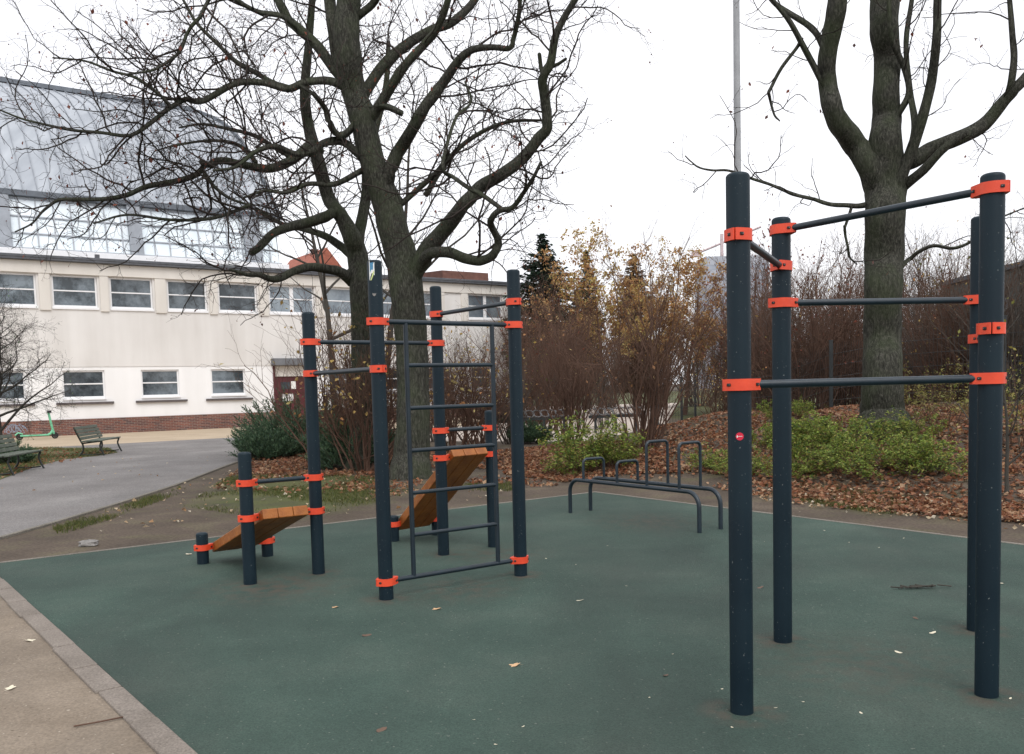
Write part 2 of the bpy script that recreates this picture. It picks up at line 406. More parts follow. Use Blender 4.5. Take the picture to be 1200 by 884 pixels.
# ------------------------------------------------------------------ mesh builder
class MB:
    def __init__(s):
        s.v = []; s.f = []; s.m = []; s.n = 0; s.sm = []

    def add(s, verts, faces, mi=0, smooth=True):
        verts = np.asarray(verts, float).reshape(-1, 3)
        s.v.append(verts)
        for f in faces:
            s.f.append(tuple(i + s.n for i in f)); s.m.append(mi); s.sm.append(smooth)
        s.n += len(verts)

    def box(s, c, size, ax=None, mi=0):
        c = np.asarray(c, float); hx, hy, hz = [k / 2 for k in size]
        A = np.eye(3) if ax is None else np.asarray(ax, float)
        P = [c + A[0] * (hx * i) + A[1] * (hy * j) + A[2] * (hz * k) for k in (-1, 1) for j in (-1, 1) for i in (-1, 1)]
        s.add(P, [(0, 2, 3, 1), (4, 5, 7, 6), (0, 1, 5, 4), (1, 3, 7, 5), (3, 2, 6, 7), (2, 0, 4, 6)], mi, False)

    def prism(s, outline, z0, z1, mi=0, smooth=False):
        """outline: list of (x,y) counter-clockwise"""
        n = len(outline)
        P = [(x, y, z0) for x, y in outline] + [(x, y, z1) for x, y in outline]
        F = [tuple(range(n - 1, -1, -1)), tuple(range(n, 2 * n))]
        s.add(P, F, mi, False)
        s.add(P, [(i, (i + 1) % n, n + (i + 1) % n, n + i) for i in range(n)], mi, smooth)

    def tube(s, pts, r, sides=12, mi=0, cap=True):
        pts = np.asarray(pts, float); n = len(pts)
        r = np.full(n, r) if np.isscalar(r) else np.asarray(r, float)
        T = np.gradient(pts, axis=0); T /= np.linalg.norm(T, axis=1)[:, None] + 1e-12
        nrm = np.cross(T[0], [0, 0, 1.0])
        if np.linalg.norm(nrm) < .1: nrm = np.cross(T[0], [0, 1.0, 0])
        nrm /= np.linalg.norm(nrm)
        a = np.linspace(0, 2 * PI, sides, endpoint=False)
        V_ = []
        for i in range(n):
            nrm = nrm - T[i] * (nrm @ T[i]); nrm /= np.linalg.norm(nrm)
            b = np.cross(T[i], nrm)
            V_.append(pts[i] + r[i] * (np.cos(a)[:, None] * nrm + np.sin(a)[:, None] * b))
        F = [(i * sides + k, i * sides + (k + 1) % sides, (i + 1) * sides + (k + 1) % sides, (i + 1) * sides + k) for i in range(n - 1) for k in range(sides)]
        s.add(np.concatenate(V_), F, mi, True)
        if cap:
            s.add(V_[0], [tuple(range(sides - 1, -1, -1))], mi, False); s.add(V_[-1], [tuple(range(sides))], mi, False)

    def lathe(s, prof, c, sides=32, mi=0):
        """prof: list of (r,z) bottom to top"""
        a = np.linspace(0, 2 * PI, sides, endpoint=False)
        V_ = [np.stack([c[0] + r * np.cos(a), c[1] + r * np.sin(a), np.full(sides, c[2] + z)], 1) for r, z in prof]
        n = len(prof)
        F = [(i * sides + k, i * sides + (k + 1) % sides, (i + 1) * sides + (k + 1) % sides, (i + 1) * sides + k) for i in range(n - 1) for k in range(sides)]
        s.add(np.concatenate(V_), F, mi, True)
        s.add(V_[-1], [tuple(range(sides))], mi, True)

    def raw(s, verts, quads, mi=0, smooth=True):
        """numpy batch"""
        s.v.append(verts)
        q = quads + s.n
        s.f.extend(map(tuple, q.tolist())); s.m.extend([mi] * len(q)); s.sm.extend([smooth] * len(q))
        s.n += len(verts)

    def build(s, name, mats, parent=None, loc=None, bevel=0, seg=2):
        me = bpy.data.meshes.new(name)
        V_ = np.concatenate(s.v) if s.v else np.zeros((0, 3))
        org = np.zeros(3)
        if parent is not None: org = np.array(parent.get('_o', (0, 0, 0)))
        if loc is not None: org = org if parent is not None else np.asarray(loc, float)
        V_ = V_ - org
        me.vertices.add(len(V_)); me.vertices.foreach_set('co', V_.astype(np.float32).ravel())
        ln = np.array([len(f) for f in s.f], np.int32)
        li = np.fromiter((i for f in s.f for i in f), np.int32, int(ln.sum()))
        me.loops.add(len(li)); me.loops.foreach_set('vertex_index', li)
        me.polygons.add(len(ln)); me.polygons.foreach_set('loop_start', np.concatenate([[0], np.cumsum(ln)[:-1]]).astype(np.int32))
        me.polygons.foreach_set('loop_total', ln)
        me.polygons.foreach_set('material_index', np.array(s.m, np.int32))
        me.polygons.foreach_set('use_smooth', np.array(s.sm, bool))
        me.update(calc_edges=True); me.validate()
        for m in (mats if isinstance(mats, (list, tuple)) else [mats]): me.materials.append(m)
        o = bpy.data.objects.new(name, me); COL.objects.link(o)
        if parent is not None: o.parent = parent; o['_o'] = tuple(float(k) for k in org)
        else: o.location = org; o['_o'] = tuple(float(k) for k in org)
        if bevel:
            b = o.modifiers.new('bevel', 'BEVEL'); b.width = bevel; b.segments = seg; b.limit_method = 'ANGLE'; b.angle_limit = math.radians(40); b.harden_normals = False
        return o


def tag(o, label, cat, group=None):
    o['label'] = label; o['category'] = cat
    if group: o['group'] = group
    return o


def thing(name, label, cat, loc=(0, 0, 0), group=None):
    o = bpy.data.objects.new(name, None); COL.objects.link(o)
    o.location = tuple(float(k) for k in loc); o['_o'] = tuple(float(k) for k in loc); o.empty_display_size = .2
    return tag(o, label, cat, group)


def struct(o, kind='structure'):
    o['kind'] = kind; return o


def dup(root, loc, label, rotz=0.0, scale=1.0, group=None):
    r = root.copy(); COL.objects.link(r); r.location = tuple(float(k) for k in loc); r.rotation_euler = (0, 0, rotz)
    r.scale = (scale, scale, scale) if np.isscalar(scale) else scale
    r['label'] = label
    if group: r['group'] = group
    for ch in root.children:
        c = ch.copy(); COL.objects.link(c); c.parent = r
        for g in ch.children:
            d = g.copy(); COL.objects.link(d); d.parent = c
    return r


def tubes(paths, radii, sides):
    """batch of polylines with the same number of points -> verts, quads. paths (k,n,3) radii (k,n)"""
    k, n, _ = paths.shape
    T = np.gradient(paths, axis=1); T /= np.linalg.norm(T, axis=2, keepdims=True) + 1e-9
    mt = paths[:, -1] - paths[:, 0]; mt /= np.linalg.norm(mt, axis=1, keepdims=True) + 1e-9
    ref = np.where(np.abs(mt[:, 2:3]) > .8, np.array([[1.0, 0, 0]]), np.array([[0, 0, 1.0]]))
    N_ = np.cross(T, ref[:, None, :]); N_ /= np.linalg.norm(N_, axis=2, keepdims=True) + 1e-9
    B = np.cross(T, N_)
    a = np.linspace(0, 2 * PI, sides, endpoint=False)
    Vv = paths[:, :, None, :] + radii[:, :, None, None] * (np.cos(a)[None, None, :, None] * N_[:, :, None, :] + np.sin(a)[None, None, :, None] * B[:, :, None, :])
    base = (np.arange(k) * n * sides)[:, None, None]
    i = np.arange(n - 1)[None, :, None] * sides; j = np.arange(sides)[None, None, :]; j2 = (j + 1) % sides
    Q = np.stack([base + i + j, base + i + j2, base + i + sides + j2, base + i + sides + j], -1).reshape(-1, 4)
    return Vv.reshape(-1, 3), Q


def add_branches(mb, branches, mi=0):
    """branches: list of (pts(n,3), radii(n)); grouped by length and thickness"""
    groups = {}
    for p, r in branches:
        sd = 12 if r[0] > .08 else 8 if r[0] > .03 else 5 if r[0] > .012 else 3
        groups.setdefault((len(p), sd), []).append((p, r))
    for (n, sd), l in groups.items():
        v, q = tubes(np.array([p for p, _ in l]), np.array([r for _, r in l]), sd)
        mb.raw(v, q, mi)


def quads_leaves(mb, c, size, dirs=None, aspect=.62, tilt=1.0, mi=0, r=rng, fold=.25):
    """leaf = two triangles folded on the midrib, as a rhombus; c (k,3) size (k,)"""
    k = len(c)
    if dirs is None:
        dirs = r.normal(size=(k, 3)); dirs[:, 2] *= tilt
    d = dirs / (np.linalg.norm(dirs, axis=1, keepdims=True) + 1e-9)
    up = r.normal(size=(k, 3)) * .6 + np.array([0, 0, 1.0])
    sd = np.cross(d, up); sd /= np.linalg.norm(sd, axis=1, keepdims=True) + 1e-9
    nn = np.cross(sd, d)
    s_ = size[:, None]
    A = c - d * s_ * .5; B = c + d * s_ * .5
    Lf = c + sd * s_ * aspect * .5 + nn * s_ * fold * .4; Rg = c - sd * s_ * aspect * .5 + nn * s_ * fold * .4
    v = np.stack([A, Rg, B, Lf], 1).reshape(-1, 3)
    b = np.arange(k)[:, None] * 4
    q = np.concatenate([b + np.array([[0, 1, 2, 3]])], 0)
    mb.raw(v, q, mi, False)


def catmull(P, n=6):
    P = np.asarray(P, float); out = []
    Q = np.vstack([2 * P[0] - P[1], P, 2 * P[-1] - P[-2]])
    for i in range(1, len(Q) - 2):
        for t in np.linspace(0, 1, n, endpoint=False):
            a, b, c, d = Q[i - 1], Q[i], Q[i + 1], Q[i + 2]
            out.append(.5 * ((2 * b) + (c - a) * t + (2 * a - 5 * b + 4 * c - d) * t ** 2 + (3 * b - a - 3 * c + d) * t ** 3))
    out.append(P[-1]); return np.array(out)


def rnd_perp(r, t):
    v = r.normal(size=3); v -= t * (v @ t); return v / (np.linalg.norm(v) + 1e-9)


def walk(r, p0, d0, L, n, crook, up, droop=0.0):
    pts = [p0]; d = d0 / np.linalg.norm(d0); st = L / (n - 1)
    for i in range(n - 1):
        d = d + r.normal(size=3) * crook + np.array([0, 0, up - droop * i / n])
        d /= np.linalg.norm(d); pts.append(pts[-1] + d * st)
    return np.array(pts)


def sprout(r, out, tips, path, rad, level, spec, tstart=.15):
    """grow side branches from a polyline. spec[level] = dict(gap, len, ang, crook, up, n, rmin, rk)"""
    if level >= len(spec): return
    S = spec[level]
    seg = np.linalg.norm(np.diff(path, axis=0), axis=1); cum = np.concatenate([[0], np.cumsum(seg)]); tot = cum[-1]
    x = tot * tstart + r.uniform(0, S['gap'])
    side = 1
    while x < tot * .99:
        i = min(int(np.searchsorted(cum, x)) - 1, len(path) - 2); i = max(i, 0)
        f = (x - cum[i]) / (seg[i] + 1e-9)
        p = path[i] + (path[i + 1] - path[i]) * f; pr = rad[i] + (rad[i + 1] - rad[i]) * f
        t = (path[i + 1] - path[i]) / (seg[i] + 1e-9)
        pv = rnd_perp(r, t); pv[2] += S.get('lift', .2); pv /= np.linalg.norm(pv)
        a = math.radians(r.uniform(*S['ang']))
        d = t * math.cos(a) + pv * math.sin(a)
        L = r.uniform(*S['len']) * (1 - .35 * x / tot)
        r0 = min(pr * .62, max(S['rmin'], L * S['rk']))
        q = walk(r, p, d, L, S['n'], S['crook'], S['up'], S.get('droop', 0))
        rr = np.linspace(r0, max(.0018, r0 * .45), S['n'])
        out.append((q, rr))
        if level == len(spec) - 1: tips.append(q[-1])
        sprout(r, out, tips, q, rr, level + 1, spec)
        x += S['gap'] * r.uniform(.5, 1.5)


# ------------------------------------------------------------------ world: bright overcast sky
w = bpy.data.worlds.new('World'); scene.world = w; w.use_nodes = True
nt = w.node_tree; N = nt.nodes.new; L = nt.links.new
bg = nt.nodes['Background']
sky = N('ShaderNodeTexSky'); sky.sky_type = 'NISHITA'; sky.sun_disc = False
SUN_EL, SUN_AZ = math.radians(52), math.radians(160)      # azimuth from +Y, clockwise: behind the camera to its right
sky.sun_elevation = SUN_EL; sky.sun_rotation = SUN_AZ
tc = N('ShaderNodeTexCoord')
cn = N('ShaderNodeTexNoise'); cn.inputs['Scale'].default_value = 2.2; cn.inputs['Detail'].default_value = 6; cn.inputs['Roughness'].default_value = .5
mp = N('ShaderNodeMapping'); mp.inputs['Scale'].default_value = (1, 1, 2.5)
L(tc.outputs['Generated'], mp.inputs[0]); L(mp.outputs[0], cn.inputs['Vector'])
cr = N('ShaderNodeValToRGB'); e = cr.color_ramp.elements
e[0].position = .3; e[0].color = (9.6, 9.6, 10.0, 1); e[1].position = .7; e[1].color = (11.8, 11.7, 11.9, 1)
L(cn.outputs['Fac'], cr.inputs[0])
mxw = N('ShaderNodeMix'); mxw.data_type = 'RGBA'; mxw.inputs[0].default_value = .88
L(sky.outputs[0], mxw.inputs[6]); L(cr.outputs[0], mxw.inputs[7]); L(mxw.outputs[2], bg.inputs[0])
bg.inputs[1].default_value = .1
sl = bpy.data.lights.new('sun', 'SUN'); sl.energy = 1.3; sl.angle = math.radians(35); sl.color = (1, .97, .93)
so = bpy.data.objects.new('sun', sl); COL.objects.link(so)
sd = Vector((math.sin(SUN_AZ) * math.cos(SUN_EL), math.cos(SUN_AZ) * math.cos(SUN_EL), math.sin(SUN_EL)))
so.rotation_euler = sd.to_track_quat('Z', 'Y').to_euler(); so.location = tuple(sd * 50)
scene.view_settings.view_transform = 'Standard'; scene.view_settings.look = 'None'
scene.view_settings.exposure = 0.35; scene.view_settings.gamma = 1
scene.cycles.max_bounces = 6
scene.cycles.transparent_max_bounces = 8

# ================================================================== SETTING
def axis_pts(lo, hi, a, b, step):
    core = np.arange(a, b + 1e-6, step)
    k = np.geomspace(1, 1 + (hi - b), 22) - 1; j = np.geomspace(1, 1 + (a - lo), 22) - 1
    return np.concatenate([a - j[::-1][:-1], core, b + k[1:]])
GX = axis_pts(-1500, 1500, -12, 22, .35); GY = axis_pts(-200, 2500, 2, 44, .35)


def sd_poly(px, py, poly):
    poly = np.asarray(poly)[:, :2]; x = px; y = py
    ins = np.zeros(x.shape, bool); dm = np.full(x.shape, 1e9)
    for i in range(len(poly)):
        a = poly[i]; b = poly[(i + 1) % len(poly)]
        c = ((a[1] > y) != (b[1] > y)) & (x < (b[0] - a[0]) * (y - a[1]) / (b[1] - a[1] + 1e-12) + a[0]); ins ^= c
        ab = b - a; t = np.clip(((x - a[0]) * ab[0] + (y - a[1]) * ab[1]) / (ab @ ab), 0, 1)
        dm = np.minimum(dm, np.hypot(x - a[0] - t * ab[0], y - a[1] - t * ab[1]))
    return np.where(ins, dm, -dm)


grass_zones = [[gp(*p) for p in ((225, 592), (330, 612), (450, 588), (450, 560), (380, 556), (270, 560))],
               [gpt(*p) for p in ((900, 575), (1010, 600), (1130, 610), (1130, 590), (1000, 575), (900, 560))],
               [(-60, 30, 0), (-30, 30, 0), (60, 60, 0), (60, 200, 0), (-60, 200, 0)],
               [(7.5, 36, 0), (60, 24, 0), (60, 200, 0), (10, 200, 0)]]
XX, YY = np.meshgrid(GX, GY)
g = np.full(XX.shape, -9.0)
for z_ in grass_zones: g = np.maximum(g, sd_poly(XX, YY, z_))
gmask = np.clip(g * 1.2 + .35, 0, 1) * .95
mb = MB()
mb.v = [np.stack([XX, YY, tz(XX, YY)], -1).reshape(-1, 3)]; mb.n = XX.size
nx = len(GX); ny = len(GY)
ii, jj = np.meshgrid(np.arange(nx - 1), np.arange(ny - 1)); b0 = (jj * nx + ii).ravel()
q = np.stack([b0, b0 + 1, b0 + nx + 1, b0 + nx], 1)
mb.f = list(map(tuple, q.tolist())); mb.m = [0] * len(q); mb.sm = [True] * len(q)
ground = mb.build('ground', MT['soil']); struct(ground)
at_ = ground.data.attributes.new('grass', 'FLOAT', 'POINT'); at_.data.foreach_set('value', gmask.astype(np.float32).ravel())


def sheet(name, poly, z, m, thick=.0):
    mb = MB(); P = [tuple(p[:2]) for p in poly]
    area = sum(P[i][0] * P[(i + 1) % len(P)][1] - P[(i + 1) % len(P)][0] * P[i][1] for i in range(len(P)))
    if area < 0: P = P[::-1]
    if thick: mb.prism(P, z - thick, z)
    else: mb.add([(x, y, z) for x, y in P], [tuple(range(len(P)))], 0, False)
    return struct(mb.build(name, m))


# rubber play surface: a rectangle on the u/v axes
def uv(a, b): return APEX + U * a + V * b
K0 = gp(0, 677); K1 = gp(228.7, 884); KD = (K1 - K0) / np.linalg.norm(K1 - K0); KN = np.array([KD[1], -KD[0], 0.0])
if KN @ U > 0: KN = -KN                             # points away from the rubber
BL = gp(0, 661.5); BD_ = APEX - BL; BD_ /= np.linalg.norm(BD_)
A_ = np.array([[KD[0], -BD_[0]], [KD[1], -BD_[1]]]); tk = np.linalg.solve(A_, (BL - K0)[:2])
CORN = K0 + KD * tk[0]; KEND = CORN + KD * 17.0
sheet('rubber_surface', [APEX, uv(0, -22), KEND, CORN], .012, MT['rubber'], .03)
# concrete edging along the two far sides, stone kerb on the near-left side
nb_ = np.array([-BD_[1], BD_[0], 0])
sheet('rubber_edging', [uv(0, .0) + nb_ * .06, uv(.06, .06), uv(.06, -22), uv(0.0, -22), APEX, CORN, CORN + nb_ * .06], .016, MT['edging'], .03)
mb = MB(); t = -.1; r_ = random.Random(3)
while t < 17:
    ln = r_.uniform(.46, .64); wd = .135 + r_.uniform(-.006, .006); dz = r_.uniform(-.003, .004)
    o0 = CORN + KD * (t + ln / 2) + KN * (wd / 2 + .002 + r_.uniform(0, .004))
    mb.box(o0 + np.array([0, 0, -.028 + dz]), (wd, ln - .008, .10), (KN, KD, (0, 0, 1)))
    t += ln
struct(mb.build('kerb', MT['kerb'], bevel=.008))
# compacted gravel area at the lower left
g0 = CORN + KN * .12
sheet('gravel_path', [g0 + KD * .15, KEND + KN * .12, KEND + KN * 9, g0 + KN * 9 + KD * 2.5, g0 + KN * 1.6 + KD * .5], .005, MT['gravel'])
# asphalt path
E0 = [gp(262, 548), gp(205, 570), gp(130, 594), gp(60, 615), gp(0, 632)]
P0 = np.array([-22.09, 38.5, 0.0])
def fs(s, b, z=0.0): return P0 + U * s + V * b + np.array([0, 0, z])
path_poly = [fs(14, -10.4)[:2], (-7.6, 30), (-6.75, 23.0)] + [tuple(p[:2]) for p in E0] + [(-6.3, 7.5), (-7.5, 3), (-45, 3), (-45, 10)] + [fs(-20, -10.4)[:2]]
sheet('asphalt_path', path_poly, .008, MT['asphalt'])
mb = MB()
ed = [np.array([-6.75, 23.0, 0])] + E0 + [np.array([-6.3, 7.5, 0])]
ed = [np.array([p[0], p[1], 0]) for p in ed]
for a, b in zip(ed[:-1], ed[1:]):
    d = b - a; l = np.linalg.norm(d); d /= l; nrm = np.array([-d[1], d[0], 0])
    nseg = max(1, int(l / .8))
    for k in range(nseg):
        c = a + d * (l * (k + .5) / nseg)
        mb.box(c + np.array([0, 0, -.02]), (l / nseg - .008, .07, .10), (d, nrm, (0, 0, 1)))
struct(mb.build('path_edging', MT['edging'], bevel=.006))
sheet('paved_strip', [fs(-25, -10.4), fs(24, -10.4), fs(30, .2), fs(-25, .2)], .004, MT['sand'])
sheet('grass_island', [gp(*p) for p in ((-60, 580), (0, 563), (40, 548), (75, 539), (112, 535), (138, 531), (128, 526), (60, 525), (-60, 527))], .014, MT['lawn'])
sheet('plaza', [(-3.5, 28.5), (1.0, 26.5), (4.2, 25.2), (5.7, 33), (9.5, 52), (14, 75), (-6, 75), (-1.5, 45)], .004, MT['plaza'])

# ================================================================== EXERCISE EQUIPMENT
PR = .0555


def post_mb(c, H, r=PR):
    mb = MB(); k = r * .42
    prof = [(r, -.02), (r, H - k)] + [(r - k + k * math.cos(a), H - k + k * .85 * math.sin(a)) for a in np.linspace(.2, PI / 2, 6)] + [((r - k) * .5, H - k + k * .95)]
    mb.lathe(prof, (c[0], c[1], 0), 40)
    return mb


def clamp_mb(mb, c, z, d, seam=True):
    """two-piece clamp round a post; ears along the bar direction d; mats 0 orange, 1 dark"""
    d = np.array([d[0], d[1], 0.0]); d /= np.linalg.norm(d); n = np.array([-d[1], d[0], 0])
    h2 = .0275; R = .0650; er = .0195; exs = {1: .086, -1: .063}
    # half outline (n>=0): hull of the ring and the two ear circles
    def hull(pts):
        pts = sorted(set((round(x, 5), round(y, 5)) for x, y in pts))
        def half(p):
            o = []
            for q in p:
                while len(o) > 1 and (o[-1][0] - o[-2][0]) * (q[1] - o[-2][1]) - (o[-1][1] - o[-2][1]) * (q[0] - o[-2][0]) <= 1e-9: o.pop()
                o.append(q)
            return o
        a = half(pts); b = half(pts[::-1]); return a[:-1] + b[:-1]
    pts = [(R * math.cos(a), R * math.sin(a)) for a in np.linspace(0, 2 * PI, 41)[:-1]]
    for s_ in (-1, 1): pts += [(s_ * exs[s_] + er * math.cos(a), er * math.sin(a)) for a in np.linspace(0, 2 * PI, 13)[:-1]]
    for sg in (1, -1):
        hp = [(x, y) for x, y in hull(pts + [(-exs[-1] - er, 0), (exs[1] + er, 0)]) if y * sg > .004]
        hp += [(exs[1] + er - .001, .0025 * sg), (-exs[-1] - er + .001, .0025 * sg)]
        H = hull(hp)
        W = [(c[0] + d[0] * x + n[0] * y, c[1] + d[1] * x + n[1] * y) for x, y in H]
        mb.prism(W, z - h2, z + h2, 0, True)
        for s_ in (-1, 1):   # bolt hole: a dark block painted as its shaded hollow
            e = np.array([s_ * (.078 if s_ > 0 else .0625), sg * (.0285 if s_ > 0 else .0285)])
            cc = np.array([c[0], c[1], z]) + d * e[0] + n * e[1]
            al = -s_ * sg * (.56 if s_ > 0 else .80)
            dx = d * math.cos(al) + n * math.sin(al)
            mb.box(cc + n * sg * .0005, (.020, .010, .015), (dx, np.cross([0, 0, 1], dx), (0, 0, 1)), 1)
            mb.box(cc + n * sg * .0015 + dx * .004, (.007, .010, .009), (dx, np.cross([0, 0, 1], dx), (0, 0, 1)), 2)
    return mb
CLM = lambda: [MT['orange'], MT['dark'], MT['steel']]


def bar_between(root, a, b, za, zb, r=.0195, name='bar'):
    a = np.array([a[0], a[1], za]); b = np.array([b[0], b[1], zb])
    d = b - a; l = np.linalg.norm(d); d /= l
    mb = MB(); mb.tube([a + d * .09, b - d * .09], r, 20)
    o = mb.build(name, MT['bar'], root)
    for p, s_ in ((a, 1), (b, -1)):
        m2 = MB(); clamp_mb(m2, p, p[2], d * s_)
        m2.build('clamp', CLM(), o, bevel=.004)
    return o


def patch(c, r, ang, z, shape, rings=1):
    """sticker on a post; shape: list of (x,z) outline around (0,0)"""
    mb = MB(); K = 5; n = len(shape); vs = []
    ctr = np.mean(shape, axis=0)
    for k in range(K + 1):
        for x, y in shape:
            px = ctr[0] + (x - ctr[0]) * k / K; py = ctr[1] + (y - ctr[1]) * k / K
            a = ang + px / r; vs.append((c[0] + r * math.cos(a), c[1] + r * math.sin(a), z + py))
    F = [(k * n + i, k * n + (i + 1) % n, (k + 1) * n + (i + 1) % n, (k + 1) * n + i) for k in range(K) for i in range(n)]
    mb.add(vs, F, 0, True)
    return mb


# ---- pull-up rig (four posts on a 60 degree rhombus)
PA, PB, PC, PD = (1.091, 4.259), (1.648, 5.427), (2.364, 4.401), (2.918, 5.563)
rig = thing('pull_up_rig', 'dark blue pull-up rig of four tall posts with orange clamps and five bars', 'pull-up rig', ((PA[0] + PD[0]) / 2, (PA[1] + PD[1]) / 2, 0))
posts = {}
for n_, p in (('A', PA), ('B', PB), ('C', PC), ('D', PD)):
    posts[n_] = post_mb(p, 2.60).build('post', MT['post'], rig)
for (a, b, z1, z2) in ((PA, PB, 2.307, 2.307), (PB, PC, 2.523, 2.523), (PB, PD, 2.089, 2.089), (PA, PC, 1.607, 1.607), (PC, PD, 1.849, 1.849)):
    bar_between(rig, a, b, z1, z2)
va = math.atan2(-PA[1], -PA[0])
circ = [(.0185 * math.cos(a), .0185 * math.sin(a)) for a in np.linspace(0, 2 * PI, 25)[:-1]]
zst = at(868, 511.5, 4.21)[2]
st = patch(PA, PR + .0008, va, zst, circ).build('sticker', MT['red_sticker'], posts['A'])
m_ = patch(PA, PR + .0014, va + .0, zst, [(-.014, -.005), (-.0095, -.006), (-.0075, -.001), (-.0095, .005), (-.013, .0045)])
m2 = patch(PA, PR + .0014, va, zst, [(-.006, -.0012), (.0125, -.0008), (.0125, .0012), (-.006, .0014)])
m_.add(np.concatenate(m2.v), m2.f, 0); mk = m_.build('sticker_mark', MT['white_sticker'], posts['A'])

# ---- climbing frame: four-post square with ladder, two low posts and two inclined boards
P3, P4, P5, P2 = (-1.003, 6.821), (.048, 7.569), (-.693, 8.619), (-1.754, 7.871)
P1, P6, L1, L2, L3, L4 = (-2.259, 7.507), (-.213, 8.995), (-2.995, 8.48), (-2.46, 8.79), (-1.29, 9.49), (-.86, 9.83)
fr = thing('climbing_frame', 'dark blue climbing frame with ladder and two orange sloping boards between posts', 'climbing frame', ((P3[0] + P5[0]) / 2, (P3[1] + P5[1]) / 2, 0))
for p, H in ((P3, 2.611), (P4, 2.611), (P5, 2.611), (P2, 2.33), (P1, 1.14), (P6, 1.402), (L1, .315), (L2, .29), (L3, .29), (L4, .28)):
    o = post_mb(p, H).build('post', MT['post'], fr)
    if p is P3: o3 = o
for (a, b, z1, z2) in ((P2, P5, 2.066, 2.066), (P2, P3, 1.79, 1.79), (P3, P4, 2.148, 2.148), (P5, P4, 2.34, 2.34), (P3, P4, .150, .150), (P1, P2, .876, .876), (P5, P6, 1.226, 1.226)):
    bar_between(fr, a, b, z1, z2)
v3 = math.atan2(-P3[1], -P3[0])
zt = at(432, 312, P3[1])[2]
patch(P3, PR + .0008, v3 - .42, zt - .045, [(-.022, -.07), (.022, -.03), (.022, .065), (-.022, .075)]).build('sticker', MT['white_sticker'], o3)
patch(P3, PR + .0015, v3 - .44, zt - .022, [(-.013, -.035), (.013, -.012), (.015, .042), (-.014, .04)]).build('sticker', MT['blue_sticker'], o3)
patch(P3, PR + .0015, v3 - .40, zt - .075, [(-.016, -.038), (-.004, -.038), (.020, .018), (.014, .034)]).build('sticker', MT['lime_sticker'], o3)
patch(P3, PR + .0008, v3 - .20, at(435, 346, P3[1])[2], [(-.012, -.004), (.0, -.016), (.014, -.006), (.014, .006), (-.012, .008)]).build('sticker', MT['stone'], o3)
# ladder
d34 = np.array([P4[0] - P3[0], P4[1] - P3[1], 0]); l34 = np.linalg.norm(d34); d34 /= l34
p3 = np.array([*P3, 0])
def along(px, py):       # where the line of sight meets the ladder plane
    d = ray(px, py); nrm = np.array([-d34[1], d34[0], 0]); t = ((p3 - EYE) @ nrm) / (d @ nrm); return float((EYE + d * t - p3) @ d34)
sa = along(480, 528); sb = along(580, 520)
lad = MB(); a = p3 + d34 * sa; b = p3 + d34 * sb
lad.tube([a + [0, 0, .150], a + [0, 0, 2.148]], .019, 16)
ladder = lad.build('ladder', MT['bar'], fr)
lad = MB(); lad.tube([b + [0, 0, .150], b + [0, 0, 2.148]], .019, 16); lad.build('side_rail', MT['bar'], ladder)
for k in range(5):
    z = .150 + (2.148 - .150) * (k + 1) / 6
    m2 = MB(); m2.tube([a + d34 * .012 + [0, 0, z], b - d34 * .012 + [0, 0, z]], .0165, 14); m2.build('rung', MT['bar'], ladder)


def incline(Pl, Pr, Ll, Lr, zh, zl):
    hi = (np.array(Pl) + Pr) / 2; lo = (np.array(Ll) + Lr) / 2
    a = np.array([*lo, zl]); b = np.array([*hi, zh]); ax = b - a; l = np.linalg.norm(ax); ax /= l
    across = np.array([Pr[0] - Pl[0], Pr[1] - Pl[1], 0]); across /= np.linalg.norm(across)
    across -= ax * (across @ ax); across /= np.linalg.norm(across); nn = np.cross(across, ax); nn *= np.sign(nn[2])
    W = .415; mb = MB(); c = (a + b) / 2
    for k in (-1, 0, 1):
        mb.box(c + across * k * (W / 3), (W / 3 - .003, l + .16, .088), (across, ax, nn))
    o = mb.build('board', MT['wood'], fr, bevel=.008)
    for p, z, d in ((Pl, zh, across), (Pr, zh, -across), (Ll, zl, across), (Lr, zl, -across)):
        m2 = MB(); clamp_mb(m2, p, z, d); m2.build('clamp', CLM(), o, bevel=.004)
    return o
incline(P1, P2, L1, L2, .577, .17)
incline(P5, P6, L3, L4, .962, .196)

# ---- low rail stand with four hoops
la, lb, lc, ld = [gp(*p) for p in ((668.5, 602.3), (692.2, 599.4), (819.7, 625.8), (844.6, 621.5))]
stand = thing('hoop_stand', 'low dark steel two-rail stand carrying four upright hoops near the leafy bank', 'exercise stand', (la + ld) / 2)
def bent(a, b, H, rad, n=7):
    d = (b - a); l = np.linalg.norm(d); d /= l; z = np.array([0, 0, 1.0])
    P = [a + z * -.02, a + z * (H - rad)]
    P += [a + d * (rad - rad * math.cos(t)) + z * (H - rad + rad * math.sin(t)) for t in np.linspace(0, PI / 2, n)[1:]]
    P += [b - d * (rad - rad * math.sin(t)) + z * (H - rad + rad * math.cos(t)) for t in np.linspace(0, PI / 2, n)]
    P += [b + z * -.02]; return P
HR = .445
for a, b in ((la, lc), (lb, ld)):
    m2 = MB(); m2.tube(bent(a, b, HR, .16), .0245, 18); m2.build('rail', MT['bar'], stand)
dd = lc - la; lr = np.linalg.norm(dd); dd /= lr
for px, py, hh in ((683.8, 561, .245), (723, 564.7, .245), (758, 568.5, .50), (796, 571.8, .50)):
    d = ray(px, py); nrm = np.array([-dd[1], dd[0], 0]); t = ((la - EYE) @ nrm) / (d @ nrm); x = float((EYE + d * t - la) @ dd)
    a = la + dd * x + np.array([0, 0, HR]); b = lb + (ld - lb) * (x / lr) + np.array([0, 0, HR])
    m2 = MB(); m2.tube(bent(a, b, hh + .02, .055, 6), .017, 14); m2.build('hoop', MT['bar'], stand)

